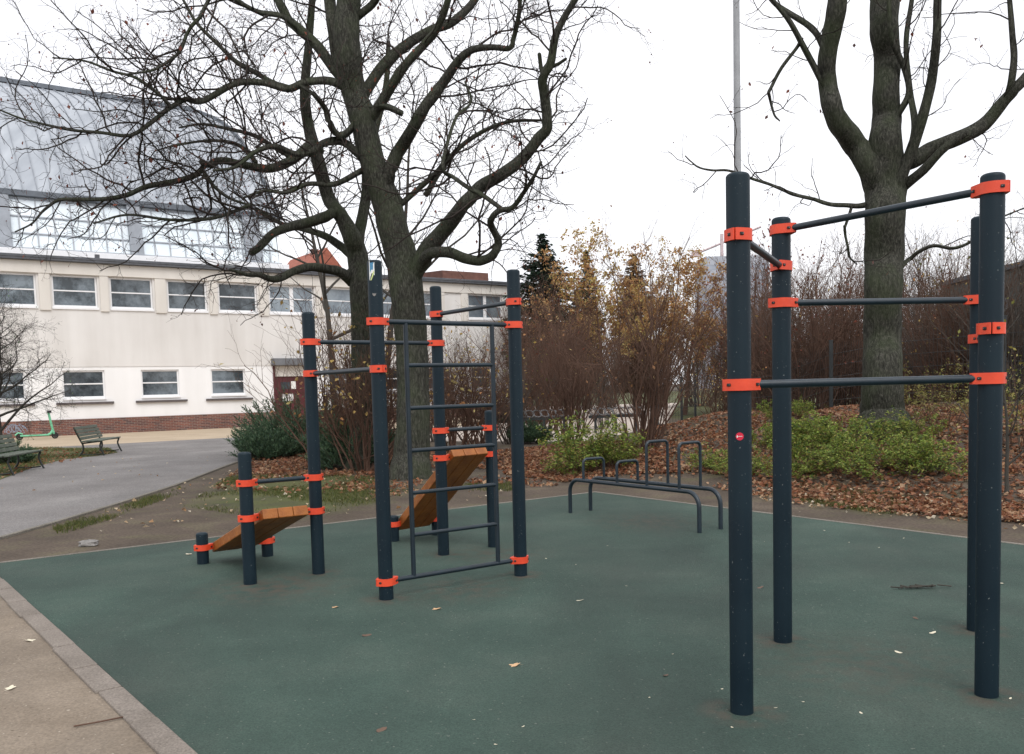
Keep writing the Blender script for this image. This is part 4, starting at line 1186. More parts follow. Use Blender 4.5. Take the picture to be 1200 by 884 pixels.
SPEC = [dict(gap=.20, len=(.8, 2.6), ang=(25, 75), crook=.22, up=.03, n=11, rmin=.012, rk=.0105, lift=.12),
        dict(gap=.19, len=(.35, 1.15), ang=(30, 75), crook=.30, up=.03, n=8, rmin=.009, rk=.010, lift=.1),
        dict(gap=.15, len=(.12, .42), ang=(30, 75), crook=.34, up=.02, n=5, rmin=.0068, rk=.011, lift=.1)]
D1 = 16.5; D2 = 18.6
main = [
    ([(482, 568, 33), (481, 554, 26), (482, 535, 22), (484, 500, 19.8), (484, 450, 18.8), (482, 400, 18.8), (477, 345, 19.5), (470, 300, 18.5), (461, 271, 17.5), (453, 237, 17), (441, 205, 14.5), (432, 172, 14.5), (424, 138, 14.5), (414, 105, 14), (408, 70, 15.5), (406, 35, 15), (409, 0, 13.5), (413, -70, 11.5), (420, -160, 9), (424, -260, 6)], D1, .6, .55),
    ([(450, 225, 9), (456, 203, 8.5), (468, 176, 8), (482, 153, 7.5), (499, 125, 7), (519, 98, 6), (536, 73, 5.2), (553, 59, 4.3), (577, 56, 3.7), (597, 57, 3.3), (602, 44, 3), (608, 17, 2.7), (610, -10, 2.4), (613, -60, 1.8)], D1, -1.6, .25),
    ([(420, 120, 8), (431, 102, 7), (448, 78, 6.5), (475, 54, 6), (505, 36, 5.4), (529, 27, 5), (556, 0, 4.5), (575, -40, 3.5), (590, -90, 2)], D1 + .1, 1.8, .25),
    ([(425, 150, 7), (441, 129, 6.5), (458, 102, 6), (475, 76, 5.5), (495, 54, 5), (512, 34, 4.6), (525, 0, 4), (535, -50, 3), (540, -110, 2)], D1, -1.0, .25),
    ([(477, 332, 13), (491, 313, 11), (500, 295, 11), (522, 268, 9.5), (543, 241, 8.5), (563, 220, 8), (590, 204, 7.4), (614, 185, 7.2), (631, 163, 6.8), (641, 149, 6.4), (639, 119, 6), (636, 92, 5.7), (645, 75, 5.2), (651, 44, 4.6), (662, 20, 4.1), (675, -2, 3.6), (692, -35, 3), (705, -80, 2)], D1, -1.8, .32),
    ([(637, 95, 3.2), (634, 80, 2.7), (632, 64, 2.6)], D1 - 1.1, -.05, None),
    ([(641, 80, 2.8), (652, 76, 2.3), (663, 69, 2.0)], D1 - 1.15, -.05, None),
    ([(478, 335, 10), (490, 316, 8), (502, 299, 7), (525, 296, 6.6), (545, 303, 6.2), (564, 306, 6), (578, 299, 5.4), (584, 284, 4.8), (576, 266, 4.2), (576, 256, 4), (586, 247, 3.6), (600, 244, 3.2), (612, 228, 2.8), (625, 208, 2.4), (634, 190, 1.7)], D1 - .2, -2.2, .3),
    ([(590, 247, 3), (563, 228, 3.4), (549, 221, 3.1), (529, 207, 2.9), (519, 197, 2.7), (524, 170, 2.4), (535, 138, 2.1), (552, 120, 1.6), (545, 96, 1.2)], D1 - 1.9, .7, .1),
    ([(500, 228, 4), (517, 200, 3.6), (540, 172, 3.2), (570, 152, 2.8), (600, 142, 2.4), (634, 141, 1.8)], D1 + .5, 1.2, .2),
    ([(470, 240, 4), (490, 222, 3.7), (513, 200, 3.3), (525, 178, 2.7)], D1 - .3, .3, .3),
    # left side
    ([(424, 186, 6), (402, 168, 5.6), (383, 167, 5.2), (366, 178, 4.6), (345, 181, 4.2), (322, 172, 3.6), (300, 178, 3), (276, 196, 2.2), (250, 200, 1.5)], D1, -2.0, .2),
    ([(424, 130, 6), (414, 146, 5.4), (402, 158, 5), (394, 158, 4.6), (386, 144, 4.2), (381, 128, 3.8), (368, 112, 3), (350, 100, 2.2)], D1 - .1, -1.2, .25),
    ([(425, 128, 5), (440, 127, 4.6), (452, 125, 4.3), (470, 133, 4)], D1 - .2, -.6, .5),
    ([(405, 105, 6), (385, 96, 5.5), (356, 98, 5), (336, 105, 4.8), (309, 98, 4.5), (278, 98, 4.2), (251, 112, 4), (234, 120, 3.7), (217, 117, 3.5), (200, 126, 3.2), (180, 142, 3), (153, 159, 2.5), (119, 156, 2.2), (85, 153, 2), (51, 146, 1.7), (24, 139, 1.4), (-5, 127, 1)], D1, -2.6, .15),
    ([(408, 98, 7.5), (396, 70, 7.6), (390, 30, 7.5), (386, 0, 7), (380, -50, 6), (372, -110, 4)], D1 + .1, .6, .4),
    ([(405, 96, 6.5), (390, 78, 6.4), (370, 51, 6.2), (350, 34, 5.8), (339, 24, 5.4), (326, 0, 5), (312, -40, 4), (300, -90, 3)], D1 + .1, 1.4, .2),
    ([(350, 36, 4), (330, 20, 3.8), (300, 14, 3.4), (270, -4, 3), (240, -30, 2.2)], D1 + .5, -1.5, .15),
    ([(339, 104, 4), (322, 98, 3.6), (305, 88, 3.4), (278, 73, 3), (258, 54, 2.7), (231, 27, 2.3), (215, 0, 1.8), (200, -25, 1.2)], D1 - .6, 1.8, .1),
    ([(262, -30, 2.6), (244, 0, 2.6), (234, 20, 2.5), (220, 37, 2.3), (210, 61, 2.1), (183, 81, 1.8), (160, 86, 1.5), (142, 88, 1.1)], D1 + 1.4, -1.6, .1),
    ([(200, 126, 2.6), (185, 110, 2.4), (160, 92, 2.1), (132, 84, 1.8), (100, 72, 1.4), (62, 68, 1)], D1 - 1.4, -.8, .1),
    ([(424, 200, 4), (402, 212, 3.7), (386, 217, 3.5), (360, 216, 3), (335, 226, 2.5), (310, 224, 2), (285, 232, 1.5)], D1, -1.8, .15),
    ([(420, 20, 5), (440, 0, 5), (452, -40, 4), (460, -100, 3)], D1, -.8, .3),
]
tb_ = gp(483, 560)
big_tree('bare_tree', 'large bare forked tree with crooked limbs behind the climbing frame', (tb_[0], tb_[1], 0), main, None, SPEC, 11, dead=420)

second = [
    ([(422, 552, 21), (423, 535, 15.5), (424, 480, 13), (424, 400, 12.3), (423, 345, 13), (419, 300, 12), (413, 280, 11), (404, 261, 8.8), (396, 248, 8.2), (385, 232, 7.8), (373, 190, 7.7), (362, 150, 6.6), (357, 110, 5.8), (361, 60, 4.8), (366, 0, 3.8), (372, -60, 2.6)], D2, .5, .5),
    ([(418, 300, 8), (420, 275, 7.4), (424, 255, 7), (429, 225, 6.2), (430, 190, 5.6), (440, 150, 4.6), (452, 100, 3.6), (455, 50, 2.6)], D2, 1.5, .2),
    ([(374, 178, 7), (365, 170, 6.4), (346, 186, 5.8), (319, 197, 5.3), (295, 195, 4.9), (261, 188, 4.4), (246, 193, 4), (236, 190, 3.6)], D2, -2.0, .3),
    ([(240, 194, 3.8), (232, 204, 4.0), (210, 212, 3.8), (173, 219, 3.5), (149, 229, 3.2), (119, 234, 2.8), (90, 234, 2.5), (68, 235, 2.2), (52, 246, 1.8), (38, 262, 1.3), (18, 272, 1)], D2 - 2.0, -1.2, .08),
    ([(393, 249, 6.2), (386, 252, 6.4), (376, 256, 6.5), (360, 261, 6.2), (340, 266, 5.6), (320, 274, 5), (304, 290, 4.6), (295, 296, 4.4)], D2 - .1, -1.4, .35),
    ([(412, 330, 7), (400, 319, 6.4), (388, 316, 5.8), (365, 313, 5.2), (345, 318, 4.8), (330, 326, 4.4), (318, 327, 4), (303, 322, 3.3), (290, 322, 2.6), (270, 316, 1.8)], D2, -2.4, .45),
    ([(413, 300, 6), (402, 291, 5.2), (385, 279, 4.6), (368, 272, 4), (352, 268, 3.2), (330, 262, 2.4), (300, 244, 1.8)], D2 - .2, .9, .3),
    ([(345, 186, 3.6), (330, 178, 3.2), (300, 160, 2.8), (270, 152, 2.3), (238, 146, 1.8), (210, 150, 1.2)], D2 - .8, .8, .1),
    ([(237, 200, 2.6), (250, 218, 2.4), (268, 232, 2), (290, 240, 1.5)], D2 - 2, -.3, .1),
    ([(300, 190, 3), (282, 172, 2.6), (262, 166, 2.2), (235, 166, 1.7), (200, 172, 1.2)], D2 - 1.2, -.6, .1),
    ([(295, 240, 2.6), (250, 256, 2.3), (200, 258, 2), (150, 252, 1.6), (110, 262, 1.1)], D2 - 1.0, -.8, .05),
]
tb_ = gp(419, 543)
big_tree('bare_tree', 'slimmer bare tree directly left behind the large forked trunk', (tb_[0], tb_[1], 0), second, None, SPEC, 12, dead=260)

br_ = gpt(1035, 497); DR = br_[1]
right = [
    ([(1036, 506, 36), (1035, 494, 30), (1034, 482, 25.5), (1034, 465, 23.5), (1034, 430, 22), (1034, 390, 21), (1035, 340, 21), (1036, 300, 22), (1037, 255, 22), (1038, 225, 23), (1037, 195, 23), (1037, 165, 18), (1039, 140, 16), (1038, 110, 14.5), (1040, 70, 14.5), (1036, 36, 15.5), (1037, 0, 16), (1040, -60, 13), (1043, -160, 10), (1046, -260, 7)], DR, .4, .62),
    ([(1030, 222, 16), (1020, 196, 14.5), (1003, 170, 14), (986, 148, 13), (976, 125, 12), (971, 100, 11), (970, 72, 11), (975, 42, 11.5), (981, 14, 12), (984, -20, 11.5), (990, -90, 9), (996, -180, 6)], DR, -.8, .55),
    ([(1045, 210, 13), (1056, 195, 11), (1069, 189, 10.2), (1090, 176, 9), (1122, 163, 8.7), (1153, 146, 8.2), (1177, 119, 7.2), (1192, 102, 6.5), (1210, 82, 6), (1240, 50, 5), (1270, 0, 3)], DR, -1.2, .3),
    ([(1050, 230, 7), (1060, 218, 6.4), (1082, 200, 5.6), (1105, 176, 5), (1132, 156, 4.2)], DR - .3, -.8, None),
    ([(1180, 112, 5.5), (1184, 95, 5.2), (1187, 68, 4.8), (1185, 40, 4.3), (1182, 0, 3.6), (1178, -40, 2.6)], DR - .95, -.3, .2),
    ([(1044, 248, 8), (1050, 228, 7.4), (1058, 204, 7.2), (1071, 170, 6.7), (1082, 136, 6.2), (1092, 95, 5.7), (1098, 44, 5.1), (1099, 0, 4.6), (1103, -60, 3.6), (1106, -120, 2)], DR - .45, -1.3, .3),
    ([(1046, 152, 5), (1051, 136, 4.5), (1064, 110, 4.2), (1058, 78, 4), (1044, 44, 3.6), (1041, 0, 3), (1038, -40, 2)], DR - .35, -.6, .3),
    ([(1068, 170, 5), (1071, 145, 5), (1065, 105, 4.2), (1061, 51, 3.6), (1068, 0, 3.1), (1072, -50, 2)], DR + .3, .8, .3),
    ([(968, 105, 5), (962, 95, 4.6), (946, 64, 4), (926, 27, 3.4), (905, 0, 2.8), (890, -30, 1.8)], DR - .6, -.8, .2),
    ([(971, 72, 5.2), (966, 62, 5), (957, 42, 4.6), (946, 30, 4.2), (926, 17, 3.8), (905, 2, 3.2), (885, -25, 2)], DR - .7, .8, .2),
    ([(940, 46, 2.4), (935, 54, 2.4), (919, 75, 2.4), (906, 98, 2.3), (901, 108, 2.3), (903, 118, 1.9), (908, 135, 1.6), (914, 142, .9)], DR - .8, -.3, .35),
    ([(1022, 239, 4.2), (1005, 242, 3.6), (990, 241, 3.1), (972, 240, 2.9), (953, 234, 2.6), (936, 230, 2.5), (919, 224, 2.4), (900, 216, 2.2), (881, 210, 2.1), (866, 204, 1.9), (851, 200, 1.7), (835, 200, 1.5), (820, 197, 1.3), (810, 190, 1), (803, 183, .8)], DR - .35, -1.8, .25),
    ([(1050, 322, 5), (1057, 313, 3.8), (1066, 304, 3), (1075, 296, 2.6), (1094, 288, 2.4), (1117, 291, 2.2), (1138, 283, 1.9), (1160, 262, 1.5), (1185, 250, 1.1), (1210, 240, .8)], DR - .35, -.8, .3),
    ([(990, 265, 2.0), (991, 276, 1.9), (994, 290, 1.8), (996, 302, 1.5), (1004, 310, 1)], DR - 1.2, .1, .3),
    ([(998, 243, 2), (994, 256, 2), (990, 268, 1.9)], DR - .9, -.2, None),
]
SPEC_R = [dict(gap=.30, len=(.6, 1.8), ang=(35, 75), crook=.22, up=.03, n=9, rmin=.011, rk=.009, lift=.1),
          dict(gap=.30, len=(.3, .75), ang=(30, 70), crook=.26, up=.02, n=6, rmin=.0075, rk=.008, lift=.1),
          dict(gap=.22, len=(.10, .28), ang=(30, 70), crook=.3, up=.02, n=4, rmin=.0058, rk=.009, lift=.1)]
big_tree('bare_tree', 'thick bare tree on the leafy bank seen through the pull-up rig', br_, right, None, SPEC_R, 13, dead=60)

# slim bare tree of pale stems between / behind the two trunks, far
def plain_tree(label, base, H, r0, seed, spec, crown_h=.35, lean=(0, 0), nl=14, leaf=None, nleaf=0, lsize=(.07, .12), name='bare_tree', bark='bark_dark', spread=(.35, .6), twig='twig'):
    r = np.random.default_rng(seed); t = thing(name, label, 'tree', base)
    b = np.array(base, float)
    tr = walk(r, b + [0, 0, -.1], np.array([lean[0], lean[1], 1.0]), H, 12, .06, .08)
    rr = np.linspace(r0, r0 * .12, 12); rr[0] *= 1.3
    m = MB(); br = [(tr, rr)]; crown = []; tips = []
    for k in range(nl):
        f = crown_h + (1 - crown_h) * (k + r.uniform(0, 1)) / nl
        i = min(int(f * 11), 10); p = tr[i] + (tr[i + 1] - tr[i]) * (f * 11 - i)
        a = k * 2.4 + r.uniform(-.4, .4); el = r.uniform(.35, 1.0)
        d = np.array([math.cos(a), math.sin(a), el]); L_ = H * r.uniform(*spread) * (1.05 - .75 * (f - crown_h) / (1 - crown_h))
        q = walk(r, p, d, L_, 9, .14, .06); rq = np.linspace(min(rr[i] * .6, .012 + L_ * .012), .006, 9)
        br.append((q, rq)); sprout(r, crown, tips, q, rq, 0, spec, .2)
    add_branches(m, br); m.build('trunk', MT[bark], t)
    m = MB(); add_branches(m, crown); m.build('crown', MT[twig], t)
    if leaf:
        tp = np.array(tips); idx = r.integers(0, len(tp), nleaf); c = tp[idx] + r.normal(size=(nleaf, 3)) * .12
        m = MB(); quads_leaves(m, c, r.uniform(*lsize, nleaf)); m.build('leaves', MT[leaf], t)
    return t
SP_M = [dict(gap=.40, len=(.7, 1.6), ang=(30, 65), crook=.16, up=.05, n=7, rmin=.009, rk=.01, lift=.3),
        dict(gap=.26, len=(.3, .8), ang=(30, 65), crook=.2, up=.04, n=4, rmin=.006, rk=.009, lift=.2)]
b = gp(396, 522); plain_tree('slim bare tree far behind the slimmer trunk, by the pale building', (b[0], b[1], 0), 9.5, .12, 31, SP_M)
b = gp(446, 522); plain_tree('slim bare tree far behind, between the two big trunks', (b[0], b[1], 0), 10.5, .12, 32, SP_M)
b = at(2, 540, 23.5); plain_tree('low bare shrubby tree overhanging the benches from the left edge', (b[0], b[1], 0), 3.9, .09, 33,
    [dict(gap=.12, len=(.5, 1.3), ang=(30, 75), crook=.2, up=-.01, n=8, rmin=.009, rk=.010, lift=.0), dict(gap=.10, len=(.25, .6), ang=(30, 70), crook=.24, up=-.01, n=5, rmin=.007, rk=.009, lift=.0), dict(gap=.09, len=(.1, .28), ang=(30, 70), crook=.25, up=0, n=4, rmin=.0055, rk=.010)],
    crown_h=.22, nl=24, spread=(.48, .66), leaf='juniper', nleaf=500, lsize=(.03, .06))

# ================================================================== SHRUBS AND SMALL PLANTS
def thicket(seed, H, nst, spread, leafm=None, nleaf=0, stem='stem_brown', dense=1.0):
    """many-stemmed bare shrub rooted at the origin -> root object with stems and leaves"""
    r = np.random.default_rng(seed); t = thing('bare_shrub', '', 'shrub', (0, 0, 0))
    br = []; tw = []; tips = []
    sp = [dict(gap=.20 / dense, len=(.5, 1.35), ang=(15, 55), crook=.17, up=.05, n=6, rmin=.006, rk=.0065, lift=.35),
          dict(gap=.15 / dense, len=(.2, .65), ang=(20, 60), crook=.20, up=.03, n=4, rmin=.0042, rk=.006, lift=.3)]
    for k in range(nst):
        a = r.uniform(0, 2 * PI); ro = r.uniform(0, .32); e = r.uniform(.02, 1) ** .8
        d = np.array([math.cos(a) * spread * e, math.sin(a) * spread * e, 1.0])
        L_ = H * r.uniform(.55, 1.08) * (1.05 - .2 * e)
        q = walk(r, np.array([math.cos(a) * ro, math.sin(a) * ro, -.05]), d, L_, 11, .11, .03, .07)
        rr = np.linspace(r.uniform(.012, .024), .005, 11)
        br.append((q, rr)); sprout(r, tw, tips, q, rr, 0, sp, .18)
    m = MB(); add_branches(m, br + tw); m.build('stems', MT[stem], t)
    if leafm:
        tp = np.array(tips); idx = r.integers(0, len(tp), nleaf); c = tp[idx] + r.normal(size=(nleaf, 3)) * .05
        m = MB(); quads_leaves(m, c, r.uniform(.05, .10, nleaf)); m.build('leaves', MT[leafm], t)
    return t

kinds = [thicket(101, 4.2, 34, .48, 'ambrange', 60), thicket(102, 3.8, 40, .62, 'deadleaf', 200), thicket(103, 4.4, 28, .58, 'yellow', 90, 'stem_grey'),
         thicket(104, 3.4, 36, .75, 'olive', 160, 'stem_grey'), thicket(105, 2.4, 26, .62, 'yellow', 170)]
used = [False] * len(kinds)
def put(k, base, label, sc=1.0, rot=0.0, group=None):
    if not used[k]:
        used[k] = True; o = kinds[k]; o.location = tuple(base); o.rotation_euler = (0, 0, rot); o.scale = (sc, sc, sc); o['label'] = label
        if group: o['group'] = group
        return o
    return dup(kinds[k], base, label, rot, sc, group)
GRP = 'bare brown shrubs round the play surface'
shr = [  # px, py of the foot, kind, scale, label
    (668, 522, 0, 1.12, 'tall fan-shaped brown shrub with orange leaves low down, left of the hoop stand'),
    (752, 528, 0, 1.05, 'dense upright brown shrub rising just behind the hoop stand'),
    (640, 505, 1, 1.40, 'broad brown twiggy shrub behind the frame post with top clamp, under the conifer'),
    (706, 503, 2, .80, 'loose brown shrub between the two upright shrubs behind the hoop stand'),
    (842, 500, 4, 1.0, 'low brown shrub with dry yellow leaves left of the front left rig post'),
    (852, 484, 2, 1.15, 'tall grey-brown shrub directly left of the front left rig post'),
    (870, 482, 1, 1.50, 'broad brown shrub hidden behind the front left rig post'),
    (893, 486, 3, 1.45, 'wide grey-brown shrub between the two left rig posts'),
    (938, 482, 1, 1.45, 'reddish brown shrub right of the rear left rig post, before the fence'),
    (975, 480, 2, 1.25, 'wide brown shrub with dry leaves close left of the thick trunk on the bank'),
    (1008, 478, 1, 1.10, 'brown shrub half hidden behind the thick trunk on the bank'),
    (1085, 480, 1, 1.30, 'brown shrub with dark leaves right of the thick trunk'),
    (1122, 474, 1, 1.30, 'brown shrub in front of the dark building, left of the rear right rig post'),
    (1165, 478, 3, 1.55, 'large grey twiggy shrub before the dark building downpipe'),
    (1215, 480, 2, 1.3, 'brown shrub at the right picture edge beside the dark building'),
    (428, 553, 4, 1.35, 'reddish brown shrub with yellow leaves under the slimmer trunk'),
    (398, 548, 4, 1.5, 'bare shrub with few yellow leaves standing over the juniper, left of both trunks'),
    (532, 530, 4, 1.35, 'brown leafy shrub right of the large forked trunk, seen through the ladder'),
    (565, 528, 4, 1.25, 'brown shrub with yellow leaves behind the ladder right rail'),
    (600, 520, 3, .90, 'small grey-brown shrub behind the right ladder post'),
    (510, 518, 3, 1.0, 'grey-brown shrub before the hall, half hidden by the large trunk'),
    (452, 545, 4, 1.2, 'low brown shrub between the two trunks'),
]
r_ = random.Random(9)
for px, py, k, sc_, lab in shr:
    b = gpt(px, py); put(k, b, lab, sc_, r_.uniform(0, 6.28), GRP)
# second row, further off
for i, (px, Y, k, sc_, lab) in enumerate([
    (628, 39, 1, 1.6, 'far brown thicket below the dark conifer'), (668, 43, 1, 1.45, 'far brown thicket left of the yellow tree'), (712, 62, 1, 1.8, 'far brown thicket below the yellow tree'),
    (765, 64, 0, 1.9, 'far brown thicket behind the fence gate'), (820, 62, 3, 2.3, 'far grey-brown thicket left of the front rig post'), (874, 42, 1, 1.7, 'far brown thicket below the tower block'),
    (900, 36, 0, 1.55, 'far brown thicket behind the rear left rig post'), (945, 34, 1, 1.75, 'far brown thicket behind the fence, left of the bank tree'), (990, 36, 1, 1.6, 'far brown thicket behind the bank tree, left side'),
    (1070, 33, 0, 1.5, 'far brown thicket behind the bank tree, right side'), (960, 42, 0, 1.9, 'farthest brown thicket between rear left rig post and bank tree'),
    (905, 48, 1, 2.3, 'broad brown thicket far behind the rear left rig post'), (932, 39, 2, 1.8, 'grey-brown thicket right of the rear left rig post beyond the fence'), (985, 50, 1, 2.4, 'broad brown thicket far behind the bank tree, left of it'),
    (1030, 44, 0, 2.0, 'brown thicket straight behind the bank tree trunk'), (1065, 46, 1, 2.2, 'broad brown thicket far right of the bank tree'), (1088, 37, 2, 1.8, 'grey-brown thicket between bank tree and dark building'),
    (1120, 28.5, 1, 1.45, 'brown thicket against the dark building wall'), (1150, 27.5, 0, 1.3, 'brown thicket against the dark building, behind the right rig posts'), (1188, 26, 2, 1.3, 'grey-brown thicket against the dark building at the right edge'), (1100, 40, 1, 1.9, 'farthest brown thicket right of the bank tree'), (1105, 30, 2, 1.3, 'far brown thicket at the near corner of the dark building')]):
    p = at(px, 470, Y); put(k, (p[0], p[1], float(tz(p[0], p[1]))), lab, sc_, r_.uniform(0, 6.28), 'thickets beyond the fence')

# trees beyond the plaza
SP_F = [dict(gap=.55, len=(.9, 2.0), ang=(25, 60), crook=.14, up=.06, n=6, rmin=.012, rk=.010, lift=.3),
        dict(gap=.32, len=(.4, 1.0), ang=(25, 60), crook=.18, up=.05, n=4, rmin=.009, rk=.009, lift=.2)]
SP_FIN = [dict(gap=.5, len=(1.0, 2.2), ang=(20, 50), crook=.12, up=.08, n=6, rmin=.012, rk=.010, lift=.4),
        dict(gap=.28, len=(.4, 1.1), ang=(20, 55), crook=.16, up=.06, n=4, rmin=.009, rk=.009, lift=.3)]
for i, (px, Y, ytop, lf, nl_, lab) in enumerate([
    (704, 46, 296, 'yellow', 4200, 'autumn tree with golden crown, nearest right of the dark conifer'),
    (748, 48, 316, 'ambrange', 5200, 'amber autumn tree in the middle of the background row'),
    (802, 46, 330, 'ambrange', 8000, 'orange leafy tree glowing low behind the fence posts'),
    (664, 46, 318, 'ambrange', 2500, 'thin russet tree in front of the dark conifer'),
    (780, 56, 300, 'yellow', 3500, 'thin pale autumn tree with airy top left of the tower block'),
    (884, 40, 300, 'deadleaf', 500, 'bare russet tree between the two left rig posts'),
    (925, 44, 322, 'deadleaf', 200, 'bare russet tree just right of the rear left rig post'),
    (1000, 46, 340, 'deadleaf', 120, 'bare brown tree behind the bank tree'),
    (1098, 36, 318, 'olive', 120, 'bare tree rising above the dark building corner'),
    (1192, 33, 305, 'olive', 60, 'bare tree top above the dark building at the right edge')]):
    p = at(px, 470, Y); H_ = at(px, ytop, Y)[2]
    plain_tree(lab, (p[0], p[1], 0), H_, .10 + .01 * (i % 3), 200 + i, SP_FIN, crown_h=.22, nl=20, leaf=lf, nleaf=nl_, lsize=(.10, .19), name='autumn_tree' if lf in ('yellow', 'ambrange') else 'bare_tree', spread=(.22, .42), twig='stem_brown', bark='stem_brown')


def conifer(label, px, Y, ytop, wpx, seed, lm='conifer', name='conifer_tree'):
    r = np.random.default_rng(seed); p = at(px, 470, Y); H_ = at(px, ytop, Y)[2]; Wd = wpx * Y / CF / 2
    t = thing(name, label, 'tree', (p[0], p[1], 0)); b = np.array([p[0], p[1], 0])
    m = MB(); m.tube([b + [0, 0, -.1], b + [0, 0, H_ * .97]], [.22, .02], 10); m.build('trunk', MT['bark_dark'], t)
    C = []; Dr = []; S_ = []
    z = H_ * .12
    while z < H_ * .985:
        f = (z / H_ - .12) / .88; R_ = Wd * min(1.0, (1 - f) * 2.3) ** .85 + .08
        for k in range(int(10 + 16 * (1 - f))):
            a = r.uniform(0, 2 * PI); Rk = R_ * r.uniform(.65, 1.12)
            n_ = max(4, int(Rk / .085))
            for j in range(n_):
                s_ = (j + .5) / n_; drp = -.25 * s_ + .22 * s_ * s_
                c = b + np.array([math.cos(a) * Rk * s_, math.sin(a) * Rk * s_, z + Rk * drp * 1.1 + r.normal() * .04])
                for q in range(3):
                    sd = r.choice((-1, 1)) * r.uniform(.4, 1.1)
                    C.append(c + r.normal(size=3) * .05); Dr.append(np.array([math.cos(a + sd), math.sin(a + sd), r.uniform(-.5, .15)])); S_.append(r.uniform(.20, .42) * (1.1 - .3 * f))
        z += H_ * .026
    m = MB(); quads_leaves(m, np.array(C), np.array(S_), np.array(Dr), aspect=.38, r=r); m.build('crown', MT[lm], t)
conifer('dark green broad conifer rising over the brown thicket, largest of the conifers', 640, 52, 272, 92, 51)
conifer('thin dark conifer tip right beside the broad conifer', 690, 62, 292, 40, 52)
conifer('slim brownish conifer behind the amber autumn tree', 745, 64, 296, 56, 53, 'conifer_brown')


# juniper: flat spreading sprays of needles
def juniper(name, label, base, W, Dp, H, seed, nb=230, group=None):
    r = np.random.default_rng(seed); t = thing(name, label, 'juniper', base, group); b = np.array(base, float)
    br = []; C = []; Dr = []; S_ = []
    for k in range(nb):
        a = r.uniform(0, 2 * PI); rad = math.sqrt(r.uniform(.0, 1)); el = r.uniform(.25, .95)
        end = np.array([math.cos(a) * W / 2 * rad, math.sin(a) * Dp / 2 * rad, H * (el * (1 - .45 * rad ** 2) + .02)])
        st = np.array([math.cos(a) * .15, math.sin(a) * .15, .05])
        mid = (st + end) / 2 + np.array([0, 0, -.12 * H])
        q = catmull(np.array([st, mid, end]), 5); br.append((b + q, np.linspace(.014, .004, len(q))))
        d = end - mid; d /= np.linalg.norm(d)
        # a spray: short forked twigs fanning from the last part of the branch
        for j in range(26):
            s_ = r.uniform(.45, 1.0); i = min(int(s_ * (len(q) - 1)), len(q) - 2); p = q[i] + (q[i + 1] - q[i]) * (s_ * (len(q) - 1) - i)
            sd = r.normal(size=3) * .55; sd[2] *= .45; dd_ = d + sd + np.array([0, 0, .12]); dd_ /= np.linalg.norm(dd_)
            l = r.uniform(.10, .26) * (1.2 - .5 * s_)
            for u_ in (.25, .5, .75, 1.0):
                C.append(b + p + dd_ * l * u_); e = dd_ + r.normal(size=3) * .45; Dr.append(e); S_.append(r.uniform(.05, .095))
    m = MB(); add_branches(m, br); m.build('branches', MT['bark_dark'], t)
    m = MB(); quads_leaves(m, np.array(C), np.array(S_), np.array(Dr), aspect=.30, r=r, fold=.3); m.build('foliage', MT['juniper'], t)
    return t
JG = 'junipers along the path and trunks'
b = gp(345, 534); juniper('juniper_bush', 'large spreading dark green juniper between the path and the slimmer trunk', (b[0], b[1] + 1.0, 0), 3.9, 2.6, 1.85, 61, 340, JG)
b = gp(305, 540); juniper('juniper_bush', 'low juniper lobe nearest the path edge, left end of the juniper', (b[0] , b[1] + .6, 0), 1.9, 1.6, .95, 62, 130, JG)
b = gp(408, 552); juniper('juniper_bush', 'small dark juniper at the foot of the slimmer trunk', (b[0], b[1] + .5, 0), 2.0, 1.3, 1.25, 63, 150, JG)
b = gp(18, 546); juniper('juniper_bush', 'small juniper behind the left bench backrest', (b[0] - .55, b[1] + .7, 0), 1.2, 1.0, .6, 64, 70, JG)
b = gp(622, 520); juniper('juniper_bush', 'small dark evergreen cushion right of the ladder, on fallen leaves', (b[0], b[1], 0), 1.3, 1.0, .62, 65, 80, JG)


# low green leafy shrubs
def leafy(seed, W, H, nst, nl, lm, asp=.55, ls=(.028, .055)):
    r = np.random.default_rng(seed); t = thing('green_shrub', '', 'shrub', (0, 0, 0)); br = []; tips = []; tw = []
    for k in range(nst):
        a = r.uniform(0, 2 * PI); e = math.sqrt(r.uniform(0, 1)); ro = .3 * W * math.sqrt(r.uniform(0, 1))
        d = np.array([math.cos(a) * e * W / H * .6, math.sin(a) * e * W / H * .6, 1.0])
        q = walk(r, np.array([math.cos(a) * ro, math.sin(a) * ro, -.03]), d, H * r.uniform(.7, 1.15), 7, .16, .0, .12); rr = np.linspace(.006, .0025, 7)
        br.append((q, rr)); sprout(r, tw, tips, q, rr, 0, [dict(gap=.10, len=(.10, .28), ang=(30, 65), crook=.2, up=.02, n=4, rmin=.0022, rk=.006, lift=.2)], .25)
    m = MB(); add_branches(m, br + tw); m.build('stems', MT['stem_brown'], t)
    pts = np.concatenate([q[-3:] for q, _ in tw]); idx = r.integers(0, len(pts), nl)
    c = pts[idx] + r.normal(size=(nl, 3)) * np.array([.03, .03, .022]); d = r.normal(size=(nl, 3)); d[:, 2] = d[:, 2] * .35 - .1
    m = MB(); quads_leaves(m, c, r.uniform(*ls, nl), d, aspect=asp, r=r); m.build('leaves', MT[lm], t)
    return t
gk = [leafy(301, 1.25, .60, 40, 4300, 'spirea', ls=(.022, .062)), leafy(302, 1.0, .80, 36, 4200, 'spirea', ls=(.025, .065)), leafy(303, 1.1, 1.15, 26, 1300, 'olive'), leafy(304, .9, .45, 30, 2300, 'spirea')]
gu = [False] * 4
